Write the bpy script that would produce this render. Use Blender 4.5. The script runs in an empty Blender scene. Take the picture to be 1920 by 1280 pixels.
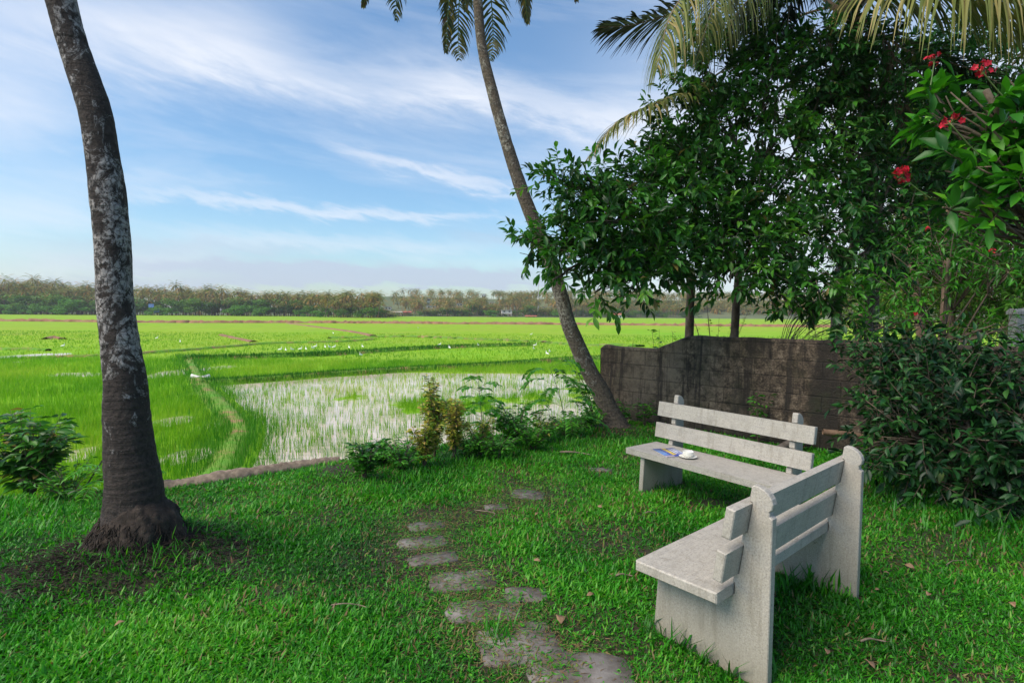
import bpy, math, random
import numpy as np
from mathutils import Matrix, Vector

# ------------------------------------------------------------------ camera, world, sun, exposure
S = bpy.context.scene
COL = S.collection
F, H, PIT, ROLL = 1040.0, 1.61, math.atan(53/1040), 0.0075

cam_d = bpy.data.cameras.new('camera')
cam_d.sensor_width = 36; cam_d.lens = 36*F/1920; cam_d.clip_start = 0.05; cam_d.clip_end = 8000
cam = bpy.data.objects.new('camera', cam_d); COL.objects.link(cam); S.camera = cam
_f = Vector((0, math.cos(PIT), -math.sin(PIT))); _r = Vector((1, 0, 0)); _u = Vector((0, math.sin(PIT), math.cos(PIT)))
_c, _s = math.cos(ROLL), math.sin(ROLL)
R2, U2 = _c*_r + _s*_u, -_s*_r + _c*_u
cam.matrix_world = Matrix(((R2.x, U2.x, -_f.x, 0), (R2.y, U2.y, -_f.y, 0), (R2.z, U2.z, -_f.z, H), (0, 0, 0, 1)))

SUN_DIR = Vector((-0.62, -0.34, 0.0)).normalized()
SUN_EL = math.radians(50)
sd = SUN_DIR*math.cos(SUN_EL) + Vector((0, 0, math.sin(SUN_EL)))
sun_d = bpy.data.lights.new('sun', 'SUN'); sun_d.energy = 2.8; sun_d.angle = math.radians(42); sun_d.color = (1.0, 0.90, 0.76)
sun = bpy.data.objects.new('sun', sun_d); COL.objects.link(sun)
sun.rotation_euler = sd.to_track_quat('Z', 'Y').to_euler(); sun.location = sd*30

S.view_settings.view_transform = 'Standard'; S.view_settings.look = 'None'
S.view_settings.exposure = 0.75; S.view_settings.gamma = 1; S.view_settings.use_curve_mapping = False
S.render.engine = 'CYCLES'
S.cycles.max_bounces = 6; S.cycles.diffuse_bounces = 3; S.cycles.glossy_bounces = 2; S.cycles.transmission_bounces = 3
S.cycles.transparent_max_bounces = 6; S.cycles.volume_bounces = 0
S.cycles.use_denoising = True

def build_world():
    w = bpy.data.worlds.new("World"); S.world = w; w.use_nodes = True
    nt = w.node_tree; nt.nodes.clear(); N = nt.nodes.new; L = nt.links.new
    out = N('ShaderNodeOutputWorld'); bg = N('ShaderNodeBackground'); L(bg.outputs[0], out.inputs[0])
    sky = N('ShaderNodeTexSky'); sky.sky_type = 'NISHITA'; sky.sun_disc = False
    sky.sun_elevation = SUN_EL; sky.sun_rotation = math.atan2(SUN_DIR.x, SUN_DIR.y)
    sky.air_density = 1.0; sky.dust_density = 1.2; sky.ozone_density = 1.6
    tc = N('ShaderNodeTexCoord'); sp = N('ShaderNodeSeparateXYZ'); L(tc.outputs['Generated'], sp.inputs[0])
    def m(op, a, b=None, c=None):
        n = N('ShaderNodeMath'); n.operation = op
        for i, v in enumerate((a, b, c)):
            if v is None: continue
            if isinstance(v, (int, float)): n.inputs[i].default_value = v
            else: L(v, n.inputs[i])
        return n.outputs[0]
    az = m('ARCTAN2', sp.outputs[0], sp.outputs[1]); el = m('ARCSINE', sp.outputs[2])
    def noise(sx, sy, rot, scale, det, rough, seed, dist=0.0):
        cb = N('ShaderNodeCombineXYZ')
        ca, sa = math.cos(rot), math.sin(rot)
        L(m('MULTIPLY', m('ADD', m('MULTIPLY', az, ca), m('MULTIPLY', el, sa)), sx), cb.inputs[0])
        L(m('MULTIPLY', m('ADD', m('MULTIPLY', az, -sa), m('MULTIPLY', el, ca)), sy), cb.inputs[1])
        cb.inputs[2].default_value = seed
        t = N('ShaderNodeTexNoise'); t.inputs['Scale'].default_value = scale; t.inputs['Detail'].default_value = det
        t.inputs['Roughness'].default_value = rough; t.inputs['Distortion'].default_value = dist
        L(cb.outputs[0], t.inputs['Vector']); return t.outputs[0]
    n1 = noise(1.0, 6.0, -0.09, 2.0, 8, 0.6, 3.0, 0.4)
    n2 = noise(2.0, 9.0, -0.22, 5.0, 7, 0.65, 9.0, 0.3)
    n3 = noise(1.0, 2.2, -0.1, 1.6, 4, 0.5, 21.0)
    def ae(px, py):
        a = math.atan((px-960)/F); return a, math.atan((587+0.0075*(px-960)-py)/F*math.cos(a))
    elw = m('ADD', el, m('MULTIPLY', m('SUBTRACT', n3, 0.5), 0.05))
    elw = m('ADD', elw, m('MULTIPLY', m('SUBTRACT', n2, 0.5), 0.07))
    total = None
    def band(p0, p1, w, st, tot):
        a0, e0 = ae(*p0); a1, e1 = ae(*p1)
        sl = (e1-e0)/(a1-a0); ac = (a0+a1)/2; hw = abs(a1-a0)/2*1.1
        d = m('DIVIDE', m('SUBTRACT', elw, m('ADD', m('MULTIPLY', m('SUBTRACT', az, a0), sl), e0)), w/F)
        g = m('POWER', 2.718, m('MULTIPLY', m('MULTIPLY', d, d), -1.0))
        q = m('DIVIDE', m('SUBTRACT', az, ac), hw); q = m('MULTIPLY', q, q); q = m('MULTIPLY', q, q)
        win = m('POWER', 2.718, m('MULTIPLY', q, -1.0))
        g = m('MULTIPLY', m('MULTIPLY', g, win), st)
        return g if tot is None else m('ADD', tot, g)
    for b in [((-200, 10), (520, 95), 75, .62), ((300, 110), (900, 185), 40, .5), ((800, 150), (1250, 250), 34, .6),
              ((640, 285), (980, 362), 13, .55), ((260, 372), (900, 412), 10, .62), ((380, 448), (900, 468), 14, .38),
              ((-300, 215), (150, 240), 60, .45), ((-200, 400), (200, 400), 30, .35), ((100, 330), (500, 360), 12, .2),
              ((1150, 380), (2300, 330), 260, .9), ((0, 500), (420, 480), 20, .4)]:
        total = band(*b, total)
    fb = m('MULTIPLY', m('SUBTRACT', n1, 0.47), 3.2)
    fb = m('MAXIMUM', fb, 0.0)
    fine = m('ADD', 0.55, m('MULTIPLY', n2, 0.9))
    cl = m('MULTIPLY', m('ADD', total, m('MULTIPLY', fb, 0.42)), fine)
    cl = m('MULTIPLY', cl, 0.82)
    cl = m('MINIMUM', m('ADD', cl, 0.07), 0.88)
    # low grey streaks above the tree line
    gr = None
    for b in [((200, 490), (930, 520), 12, 1.0), ((560, 515), (1100, 545), 9, .9), ((-200, 530), (600, 528), 14, .7), ((500, 535), (1000, 520), 8, .6), ((850, 440), (1100, 470), 14, .4), ((100, 455), (560, 475), 12, .4)]:
        gr = band(*b, gr)
    gr = m('MINIMUM', m('MULTIPLY', gr, fine), 0.8)
    hs = N('ShaderNodeHueSaturation'); hs.inputs['Saturation'].default_value = 1.22; hs.inputs['Value'].default_value = 1.0
    tn = N('ShaderNodeMix'); tn.data_type = 'RGBA'; tn.blend_type = 'MULTIPLY'; tn.inputs[0].default_value = 1
    L(sky.outputs[0], tn.inputs[6]); tn.inputs[7].default_value = (1.0, 1.12, 1.14, 1); L(tn.outputs[2], hs.inputs['Color'])
    mx = N('ShaderNodeMix'); mx.data_type = 'RGBA'; L(cl, mx.inputs[0]); L(hs.outputs[0], mx.inputs[6])
    mx.inputs[7].default_value = (5.7, 5.95, 6.5, 1)
    mx2 = N('ShaderNodeMix'); mx2.data_type = 'RGBA'; L(gr, mx2.inputs[0]); L(mx.outputs[2], mx2.inputs[6])
    mx2.inputs[7].default_value = (3.5, 4.05, 5.1, 1)
    L(mx2.outputs[2], bg.inputs[0]); bg.inputs[1].default_value = 0.098
build_world()

# ------------------------------------------------------------------ helpers
rng = np.random.default_rng(7)
PI = math.pi

def ray(px, py):
    x = (px-960)/F; y = -(py-640)/F
    c, s = math.cos(ROLL), math.sin(ROLL)
    x2 = c*x - s*y; y2 = s*x + c*y
    cp, sp = math.cos(PIT), math.sin(PIT)
    return np.array([x2, cp + sp*y2, -sp + cp*y2])
def onz(px, py, z=0.0):
    d = ray(px, py); return np.array([0, 0, H]) + (z-H)/d[2]*d
def aty(px, py, y):
    d = ray(px, py); return np.array([0, 0, H]) + y/d[1]*d

def nrm(a):
    return a/np.maximum(np.linalg.norm(a, axis=-1, keepdims=True), 1e-9)

# value noise (numpy) for heights and masks
_perm = np.random.default_rng(3).random((256, 256))
def vnoise(x, y):
    xi = np.floor(x).astype(int); yi = np.floor(y).astype(int); fx = x-xi; fy = y-yi
    fx = fx*fx*(3-2*fx); fy = fy*fy*(3-2*fy)
    a = _perm[xi & 255, yi & 255]; b = _perm[(xi+1) & 255, yi & 255]
    c = _perm[xi & 255, (yi+1) & 255]; d = _perm[(xi+1) & 255, (yi+1) & 255]
    return (a*(1-fx)+b*fx)*(1-fy)+(c*(1-fx)+d*fx)*fy
def fbm(x, y, o=4):
    r = 0; am = .5; f = 1
    for k in range(o):
        r = r+am*vnoise(x*f+17*k, y*f-31*k); am *= .5; f *= 2.03
    return r/(1-.5**o)
def sstep(a, b, x):
    t = np.clip((x-a)/(b-a), 0, 1); return t*t*(3-2*t)

class Geo:
    """collects vertices, triangles and quads, with one float per vertex (leaf-to-leaf variety)"""
    def __init__(self): self.V = []; self.T = []; self.Q = []; self.A = []; self.n = 0
    def add(self, V, T=None, Q=None, a=0.5):
        V = np.asarray(V, float).reshape(-1, 3)
        if T is not None and len(T): self.T.append(np.asarray(T, int).reshape(-1, 3)+self.n)
        if Q is not None and len(Q): self.Q.append(np.asarray(Q, int).reshape(-1, 4)+self.n)
        self.V.append(V); self.A.append(np.broadcast_to(np.asarray(a, float), (len(V),)).copy()); self.n += len(V)
        return self
    def merge(self, o):
        V, T, Q, A = o.arrays(); return self.add(V, T, Q, A)
    def arrays(self):
        V = np.concatenate(self.V) if self.V else np.zeros((0, 3))
        T = np.concatenate(self.T) if self.T else np.zeros((0, 3), int)
        Q = np.concatenate(self.Q) if self.Q else np.zeros((0, 4), int)
        A = np.concatenate(self.A) if self.A else np.zeros(0)
        return V, T, Q, A
    def build(self, name, mat, parent=None, smooth=False):
        V, T, Q, A = self.arrays()
        me = bpy.data.meshes.new(name)
        me.vertices.add(len(V)); me.vertices.foreach_set('co', V.astype(np.float32).ravel())
        nl = len(T)*3+len(Q)*4
        me.loops.add(nl); me.loops.foreach_set('vertex_index', np.concatenate([T.ravel(), Q.ravel()]).astype(np.int32))
        me.polygons.add(len(T)+len(Q))
        st = np.concatenate([np.arange(len(T))*3, len(T)*3+np.arange(len(Q))*4]).astype(np.int32)
        me.polygons.foreach_set('loop_start', st)
        if smooth: me.polygons.foreach_set('use_smooth', np.ones(len(T)+len(Q), bool))
        at = me.attributes.new('var', 'FLOAT', 'POINT'); at.data.foreach_set('value', A.astype(np.float32))
        me.update(calc_edges=True)
        if mat: me.materials.append(mat)
        return link(name, me, parent)
def link(name, me, parent=None):
    o = bpy.data.objects.new(name, me); COL.objects.link(o)
    if parent: o.parent = parent
    return o
def empty(name, loc=(0, 0, 0), rz=0.0):
    o = bpy.data.objects.new(name, None); COL.objects.link(o); o.location = loc; o.rotation_euler = (0, 0, rz)
    o.empty_display_size = .1; return o
def tag(o, label=None, cat=None, group=None, kind=None):
    if label: o['label'] = label
    if cat: o['category'] = cat
    if group: o['group'] = group
    if kind: o['kind'] = kind
    return o

# templates
def leaf_t(w=.36, fold=.08, droop=.12):
    V = np.array([[0, 0, 0], [-w*.42, .28, fold*.6], [-w*.5, .55, fold], [0, 1, -droop], [w*.42, .28, fold*.6], [w*.5, .55, fold],
                  [0, .28, 0], [0, .58, -droop*.2], [-w*.28, .8, fold*.3-droop*.4], [w*.28, .8, fold*.3-droop*.4]])
    T = [[0, 6, 1], [0, 4, 6], [7, 3, 8], [7, 9, 3]]
    Q = [[6, 7, 2, 1], [6, 4, 5, 7], [7, 8, 2, 7][:0] or [7, 8, 2, 2]][:2]
    T += [[7, 8, 2], [7, 5, 9]]
    return V, np.array(T), np.array(Q)
def blade_t(w=.12, bend=.35):
    V = np.array([[-w/2, 0, 0], [w/2, 0, 0], [-w*.42, .5, -bend*.2], [w*.42, .5, -bend*.2], [0, 1, -bend]])
    return V, np.array([[2, 3, 4]]), np.array([[0, 1, 3, 2]])
LEAF, LEAFW, BLADE = leaf_t(), leaf_t(.5, .06, .15), blade_t()
LEAFN = leaf_t(.24, .05, .2)

def scatter(g, tmpl, P, D, Nn, Lc, a, wscale=None):
    """leaves: base points P, axis directions D, face normals Nn, lengths Lc, variety a"""
    V0, T0, Q0 = tmpl
    n = len(P)
    if n == 0: return
    Y = nrm(D); X = nrm(np.cross(Y, Nn)); Zv = np.cross(X, Y)
    Lc = np.broadcast_to(np.asarray(Lc, float), (n,)); ws = Lc if wscale is None else Lc*wscale
    W = (P[:, None, :] + X[:, None, :]*V0[None, :, 0:1]*ws[:, None, None] + Y[:, None, :]*V0[None, :, 1:2]*Lc[:, None, None]
         + Zv[:, None, :]*V0[None, :, 2:3]*Lc[:, None, None])
    k = len(V0); off = (np.arange(n)*k)[:, None, None]
    g.add(W.reshape(-1, 3), (T0[None]+off).reshape(-1, 3) if len(T0) else None, (Q0[None]+off).reshape(-1, 4) if len(Q0) else None,
          np.repeat(np.broadcast_to(a, (n,)), k))

def sticks(g, P0, P1, r0, r1, a=.5, sides=4):
    n = len(P0)
    if n == 0: return
    d = nrm(P1-P0); up = np.where(np.abs(d[:, 2:3]) > .9, np.array([[1., 0, 0]]), np.array([[0, 0, 1.]]))
    X = nrm(np.cross(d, up)); Y = np.cross(d, X)
    an = np.arange(sides)*2*PI/sides
    ring = X[:, None, :]*np.cos(an)[None, :, None]+Y[:, None, :]*np.sin(an)[None, :, None]
    r0 = np.broadcast_to(r0, (n,))[:, None, None]; r1 = np.broadcast_to(r1, (n,))[:, None, None]
    V = np.concatenate([P0[:, None, :]+ring*r0, P1[:, None, :]+ring*r1], 1)
    q = np.array([[i, (i+1) % sides, sides+(i+1) % sides, sides+i] for i in range(sides)])
    g.add(V.reshape(-1, 3), None, (q[None]+(np.arange(n)*2*sides)[:, None, None]).reshape(-1, 4), a)

def spline(pts, n):
    """Catmull-Rom through pts"""
    P = np.asarray(pts, float); m = len(P)
    E_ = np.vstack([2*P[0]-P[1], P, 2*P[-1]-P[-2]])
    t = np.linspace(0, m-1-1e-6, n); i = np.floor(t).astype(int); f = (t-i)[:, None]
    a, b, c, d = E_[i], E_[i+1], E_[i+2], E_[i+3]
    return .5*((2*b)+(c-a)*f+(2*a-5*b+4*c-d)*f**2+(3*b-a-3*c+d)*f**3)

def tube(g, path, radii, sides=12, a=.5, jit=0.0, cap=True, oval=None):
    P = np.asarray(path, float); n = len(P); radii = np.broadcast_to(radii, (n,))
    T = nrm(np.gradient(P, axis=0)); ref = np.array([1., 0, 0]) if abs(T[0][0]) < .8 else np.array([0, 1., 0])
    X = nrm(ref-T*(T@ref)[:, None]); Y = np.cross(T, X)
    an = np.arange(sides)*2*PI/sides
    rr = radii[:, None]*(1+jit*rng.uniform(-1, 1, (n, sides)))
    if oval is not None: rr = rr*oval(np.arange(n)[:, None]/(n-1), an[None, :])
    V = P[:, None]+X[:, None]*(np.cos(an)[None, :, None]*rr[..., None])+Y[:, None]*(np.sin(an)[None, :, None]*rr[..., None])
    i = np.arange(n-1)[:, None]*sides; j = np.arange(sides)[None, :]; jn = (j+1) % sides
    Q = np.stack([i+j, i+jn, i+sides+jn, i+sides+j], -1).reshape(-1, 4)
    V = V.reshape(-1, 3); Tt = []
    if cap:
        V = np.vstack([V, P[-1]+T[-1]*radii[-1]*.3]); e = n*sides
        Tt = [[(n-1)*sides+k, (n-1)*sides+(k+1) % sides, e] for k in range(sides)]
    g.add(V, Tt, Q, a)

def prism(g, poly, y0, y1, bev=0.0, axis='xz', a=.5):
    """extrude a 2-D outline; poly in (v,z), extruded along x from y0 to y1, edges bevelled by bev"""
    P = np.asarray(poly, float); n = len(P)
    area = .5*np.sum(P[:, 0]*np.roll(P[:, 1], -1)-np.roll(P[:, 0], -1)*P[:, 1])
    if area < 0: P = P[::-1]
    e = nrm(np.roll(P, -1, 0)-P); nn = np.stack([e[:, 1], -e[:, 0]], 1); npv = np.roll(nn, 1, 0)
    b = nrm(nn+npv); k = 1/np.maximum((b*nn).sum(1), .35)
    Pin = P-b*(k*bev)[:, None]
    rings = [(y0, Pin), (y0+bev, P), (y1-bev, P), (y1, Pin)] if bev > 0 else [(y0, P), (y1, P)]
    V = np.vstack([np.column_stack([np.full(n, y), q[:, 0], q[:, 1]]) for y, q in rings])
    Q = [[r*n+i, r*n+(i+1) % n, (r+1)*n+(i+1) % n, (r+1)*n+i] for r in range(len(rings)-1) for i in range(n)]
    return V, Q, n, len(rings)
def prism_obj(name, poly, x0, x1, bev, mat, parent=None):
    V, Q, n, m = prism(None, poly, x0, x1, bev)
    me = bpy.data.meshes.new(name)
    F_ = [tuple(q) for q in Q]+[tuple(range(n))[::-1], tuple(range((m-1)*n, m*n))]
    me.from_pydata([tuple(v) for v in V], [], F_); me.update()
    import bmesh
    bm = bmesh.new(); bm.from_mesh(me); bmesh.ops.recalc_face_normals(bm, faces=bm.faces); bm.to_mesh(me); bm.free()
    me.materials.append(mat)
    return link(name, me, parent)

# ------------------------------------------------------------------ materials
def nodes(name):
    m = bpy.data.materials.new(name); m.use_nodes = True; nt = m.node_tree; nt.nodes.clear()
    o = nt.nodes.new('ShaderNodeOutputMaterial'); return m, nt, nt.nodes.new, nt.links.new, o
def ramp(N, L, fac, stops):
    r = N('ShaderNodeValToRGB'); el = r.color_ramp.elements
    while len(el) < len(stops): el.new(.5)
    for e, (p, c) in zip(el, stops): e.position = p; e.color = (*c, 1) if len(c) == 3 else c
    L(fac, r.inputs[0]); return r.outputs[0]
def tnoise(N, L, vec, scale, det=4, rough=.6, dist=0):
    t = N('ShaderNodeTexNoise'); t.inputs['Scale'].default_value = scale; t.inputs['Detail'].default_value = det
    t.inputs['Roughness'].default_value = rough; t.inputs['Distortion'].default_value = dist
    if vec is not None: L(vec, t.inputs['Vector'])
    return t.outputs[0]
def mapping(N, L, sc=(1, 1, 1), src='Object'):
    tc = N('ShaderNodeTexCoord'); mp = N('ShaderNodeMapping'); mp.inputs['Scale'].default_value = sc
    L(tc.outputs[src], mp.inputs[0]); return mp.outputs[0]
def geopos(N, L, sc=(1, 1, 1)):
    g_ = N('ShaderNodeNewGeometry'); mp = N('ShaderNodeMapping'); mp.inputs['Scale'].default_value = sc
    L(g_.outputs['Position'], mp.inputs[0]); return mp.outputs[0]
def mixc(N, L, fac, a, b, mode='MIX'):
    x = N('ShaderNodeMix'); x.data_type = 'RGBA'; x.blend_type = mode
    for i, v in ((0, fac), (6, a), (7, b)):
        if isinstance(v, (int, float)): x.inputs[i].default_value = v
        elif isinstance(v, tuple): x.inputs[i].default_value = (*v, 1)
        else: L(v, x.inputs[i])
    return x.outputs[2]
def mth(N, L, op, a, b=0.0):
    n = N('ShaderNodeMath'); n.operation = op
    for i, v in enumerate((a, b)):
        if isinstance(v, (int, float)): n.inputs[i].default_value = v
        else: L(v, n.inputs[i])
    return n.outputs[0]
def bump(N, L, h, st=.4, d=.01):
    b = N('ShaderNodeBump'); b.inputs['Strength'].default_value = st; b.inputs['Distance'].default_value = d
    L(h, b.inputs['Height']); return b.outputs[0]

def leaf_mat(name, stops, rough=.42, trans=.25, spec=.4, tint=(1.3, 1.5, .7)):
    m, nt, N, L, o = nodes(name)
    at = N('ShaderNodeAttribute'); at.attribute_name = 'var'
    c = ramp(N, L, at.outputs['Fac'], stops)
    n = tnoise(N, L, geopos(N, L), 3.0, 2)
    c = mixc(N, L, mth(N, L, 'MULTIPLY', n, .5), c, mixc(N, L, 1.0, c, (.55, .6, .5), 'MULTIPLY'))
    p = N('ShaderNodeBsdfPrincipled'); p.inputs['Roughness'].default_value = rough
    p.inputs['Specular IOR Level'].default_value = spec; L(c, p.inputs['Base Color'])
    t = N('ShaderNodeBsdfTranslucent'); L(mixc(N, L, 1.0, c, tint, 'MULTIPLY'), t.inputs[0])
    mx = N('ShaderNodeMixShader'); mx.inputs[0].default_value = trans
    L(p.outputs[0], mx.inputs[1]); L(t.outputs[0], mx.inputs[2]); L(mx.outputs[0], o.inputs[0]); return m

M = {}
M['tree_leaf'] = leaf_mat('tree_leaf', [(0, (.016, .055, .012)), (.4, (.032, .125, .018)), (.8, (.075, .28, .026)), (.95, (.15, .35, .035)), (1, (.26, .20, .06))], .40, .26, .4)
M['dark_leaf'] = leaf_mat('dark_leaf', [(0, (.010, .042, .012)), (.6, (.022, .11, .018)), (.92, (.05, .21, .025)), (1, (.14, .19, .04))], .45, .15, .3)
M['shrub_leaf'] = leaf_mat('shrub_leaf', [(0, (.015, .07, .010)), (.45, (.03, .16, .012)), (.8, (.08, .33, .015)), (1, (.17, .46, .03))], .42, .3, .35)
M['shaded_bush_leaf'] = leaf_mat('shaded_bush_leaf', [(0, (.005, .020, .007)), (.6, (.011, .055, .014)), (.92, (.028, .13, .022)), (1, (.09, .15, .04))], .45, .1, .3)  # leaf tones darkened to carry the deep shade the bush stands in
M['bright_leaf'] = leaf_mat('bright_leaf', [(0, (.03, .14, .008)), (.5, (.06, .28, .012)), (1, (.16, .46, .02))], .42, .3, .35)
M['weed_leaf'] = leaf_mat('weed_leaf', [(0, (.02, .085, .008)), (.5, (.045, .22, .012)), (1, (.11, .36, .02))], .45, .25)
M['varieg_leaf'] = leaf_mat('varieg_leaf', [(0, (.03, .10, .012)), (.35, (.08, .20, .016)), (.6, (.26, .34, .03)), (.85, (.66, .58, .10)), (1, (.52, .34, .10))], .45, .25)
M['yellow_leaf'] = leaf_mat('yellow_leaf', [(0, (.08, .10, .02)), (.6, (.20, .24, .06)), (1, (.30, .24, .10))], .5, .3)
M['palm_leaf'] = leaf_mat('palm_leaf', [(0, (.012, .022, .010)), (.4, (.05, .09, .02)), (.75, (.20, .22, .055)), (1, (.38, .29, .12))], .55, .2, .22)
M['palm_dark'] = leaf_mat('palm_dark', [(0, (.008, .016, .010)), (.6, (.03, .05, .022)), (1, (.09, .10, .04))], .55, .12, .22)
M['palm_gold'] = leaf_mat('palm_gold', [(0, (.02, .04, .01)), (.5, (.07, .08, .015)), (.8, (.25, .17, .03)), (1, (.14, .07, .03))], .4, .3, .45)
M['palm_dead'] = leaf_mat('palm_dead', [(0, (.08, .05, .04)), (.5, (.17, .12, .09)), (1, (.3, .23, .16))], .6, .15, .2)
M['lawn_blade'] = leaf_mat('lawn_blade', [(0, (.015, .09, .006)), (.35, (.030, .21, .008)), (.7, (.070, .37, .014)), (.9, (.17, .46, .03)), (.93, (.28, .22, .09)), (1, (.24, .13, .07))], .45, .35, .35)
M['rice_blade'] = leaf_mat('rice_blade', [(0, (.09, .27, .01)), (.5, (.21, .42, .014)), (1, (.42, .50, .06))], .5, .45, .3)
M['bund_blade'] = leaf_mat('bund_blade', [(0, (.02, .10, .006)), (.6, (.05, .24, .01)), (1, (.20, .42, .03))], .5, .3, .3)
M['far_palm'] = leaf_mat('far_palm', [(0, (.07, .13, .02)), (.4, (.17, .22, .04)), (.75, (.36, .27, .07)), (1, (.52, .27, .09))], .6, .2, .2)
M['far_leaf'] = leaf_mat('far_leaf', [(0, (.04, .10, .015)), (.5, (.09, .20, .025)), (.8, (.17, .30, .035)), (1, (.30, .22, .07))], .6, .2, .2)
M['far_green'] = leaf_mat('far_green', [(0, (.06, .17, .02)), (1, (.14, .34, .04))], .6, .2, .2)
M['flower'] = leaf_mat('flower', [(0, (.35, .006, .02)), (1, (.70, .02, .05))], .5, .2, .3, (1.2, .6, .6))

def simple(name, stops, scale, rough=.8, sc=(1, 1, 1), bst=.5, bd=.01, det=6):
    m, nt, N, L, o = nodes(name)
    v = mapping(N, L, sc); n = tnoise(N, L, v, scale, det, .65)
    p = N('ShaderNodeBsdfPrincipled'); L(ramp(N, L, n, stops), p.inputs['Base Color']); p.inputs['Roughness'].default_value = rough
    L(bump(N, L, n, bst, bd), p.inputs['Normal']); L(p.outputs[0], o.inputs[0]); return m
M['twig'] = simple('twig', [(.3, (.05, .035, .022)), (.7, (.16, .12, .08))], 30)
M['green_stem'] = simple('green_stem', [(.3, (.06, .12, .02)), (.7, (.14, .20, .05))], 20, .5)
M['bark'] = simple('bark', [(.3, (.045, .030, .022)), (.5, (.10, .075, .055)), (.75, (.22, .18, .14))], 9, .9, (1, 1, .5), .8, .02)
M['brown_bark'] = simple('brown_bark', [(.3, (.09, .05, .03)), (.7, (.26, .17, .11))], 7, .9, (1, 1, .4), .8, .02)
M['soil'] = simple('soil', [(.3, (.030, .016, .010)), (.55, (.075, .040, .026)), (.8, (.15, .095, .065))], 14, .95, (1, 1, 1), 1, .03)
M['root'] = simple('root', [(.3, (.012, .008, .006)), (.55, (.038, .026, .019)), (.8, (.11, .08, .06))], 18, .95, (1, 1, 1), 1, .02)
M['dirt_bund'] = simple('dirt_bund', [(.3, (.16, .08, .045)), (.55, (.28, .14, .08)), (.8, (.26, .25, .07))], .8, .95)
M['stone_slab'] = simple('stone_slab', [(.3, (.045, .032, .022)), (.45, (.10, .083, .07)), (.6, (.19, .168, .15)), (.8, (.28, .255, .235))], 6, .85, (1, 1, 1), .7, .008, 9)
M['dry_leaf'] = simple('dry_leaf', [(.3, (.16, .08, .045)), (.7, (.36, .22, .12))], 30, .7)
M['dead_wood'] = simple('dead_wood', [(.3, (.10, .07, .05)), (.7, (.32, .24, .17))], 18, .85)
M['porcelain'] = simple('porcelain', [(.3, (.80, .77, .68)), (.7, (.84, .81, .74))], 4, .22, (1, 1, 1), .02, .001)

def palm_bark(name, dark, mid, pale, amount, vs=(1, 1, .8)):
    m, nt, N, L, o = nodes(name)
    pos = geopos(N, L, vs)
    n1 = tnoise(N, L, pos, 7, 8, .75, .9); n2 = tnoise(N, L, pos, 38, 5, .7); n3 = tnoise(N, L, pos, 1.6, 2, .5)
    vor = N('ShaderNodeTexVoronoi'); vor.inputs['Scale'].default_value = 24; vor.inputs['Randomness'].default_value = 1
    nn = N('ShaderNodeVectorMath'); nn.operation = 'ADD'
    tv = N('ShaderNodeTexNoise'); tv.inputs['Scale'].default_value = 14; tv.inputs['Detail'].default_value = 3; L(pos, tv.inputs['Vector'])
    sc_ = N('ShaderNodeVectorMath'); sc_.operation = 'SCALE'; sc_.inputs['Scale'].default_value = .07; L(tv.outputs['Color'], sc_.inputs[0])
    L(pos, nn.inputs[0]); L(sc_.outputs[0], nn.inputs[1]); L(nn.outputs[0], vor.inputs['Vector'])
    base = ramp(N, L, n2, [(.3, dark), (.7, mid)])
    # lichen sheets broken by fine cracks
    vor.feature = 'DISTANCE_TO_EDGE'
    spz = N('ShaderNodeSeparateXYZ'); gz = N('ShaderNodeNewGeometry'); L(gz.outputs['Position'], spz.inputs[0])
    lo = ramp(N, L, mth(N, L, 'MULTIPLY', spz.outputs[2], .25), [(.05, (.22, .22, .22)), (.20, (.47, .47, .47)), (.42, (.58, .58, .58)), (.62, (.50, .50, .50))])
    cell = mth(N, L, 'ADD', mth(N, L, 'MULTIPLY', n1, 1.1), mth(N, L, 'MULTIPLY', n3, .35))
    cell = mth(N, L, 'ADD', cell, mth(N, L, 'MULTIPLY', mth(N, L, 'SUBTRACT', lo, .5), .8))
    k = ramp(N, L, cell, [(amount-.012, (0, 0, 0)), (amount+.02, (1, 1, 1))])
    k = mth(N, L, 'MULTIPLY', k, ramp(N, L, vor.outputs['Distance'], [(.008, (.15, .15, .15)), (.045, (1, 1, 1))]))
    k = mth(N, L, 'MULTIPLY', k, ramp(N, L, n2, [(.38, (0, 0, 0)), (.50, (1, 1, 1))]))
    pc = ramp(N, L, n2, [(.35, tuple(c*.6 for c in pale)), (.7, pale)])
    c = mixc(N, L, k, base, pc)
    p = N('ShaderNodeBsdfPrincipled'); L(c, p.inputs['Base Color']); p.inputs['Roughness'].default_value = .9
    rg = tnoise(N, L, geopos(N, L, (1.2, 1.2, 16)), 1.6, 4, .6, .4)
    h = mth(N, L, 'ADD', mth(N, L, 'MULTIPLY', k, .25), mth(N, L, 'ADD', mth(N, L, 'ADD', n2, mth(N, L, 'MULTIPLY', rg, .9)), mth(N, L, 'MULTIPLY', n1, .9)))
    L(bump(N, L, h, 1.0, .03), p.inputs['Normal']); L(p.outputs[0], o.inputs[0]); return m
M['palm_bark_near'] = palm_bark('palm_bark_near', (.012, .008, .007), (.075, .055, .045), (.50, .455, .43), .768)
M['palm_bark_mid'] = palm_bark('palm_bark_mid', (.05, .036, .026), (.19, .15, .11), (.44, .40, .33), .78)

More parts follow.
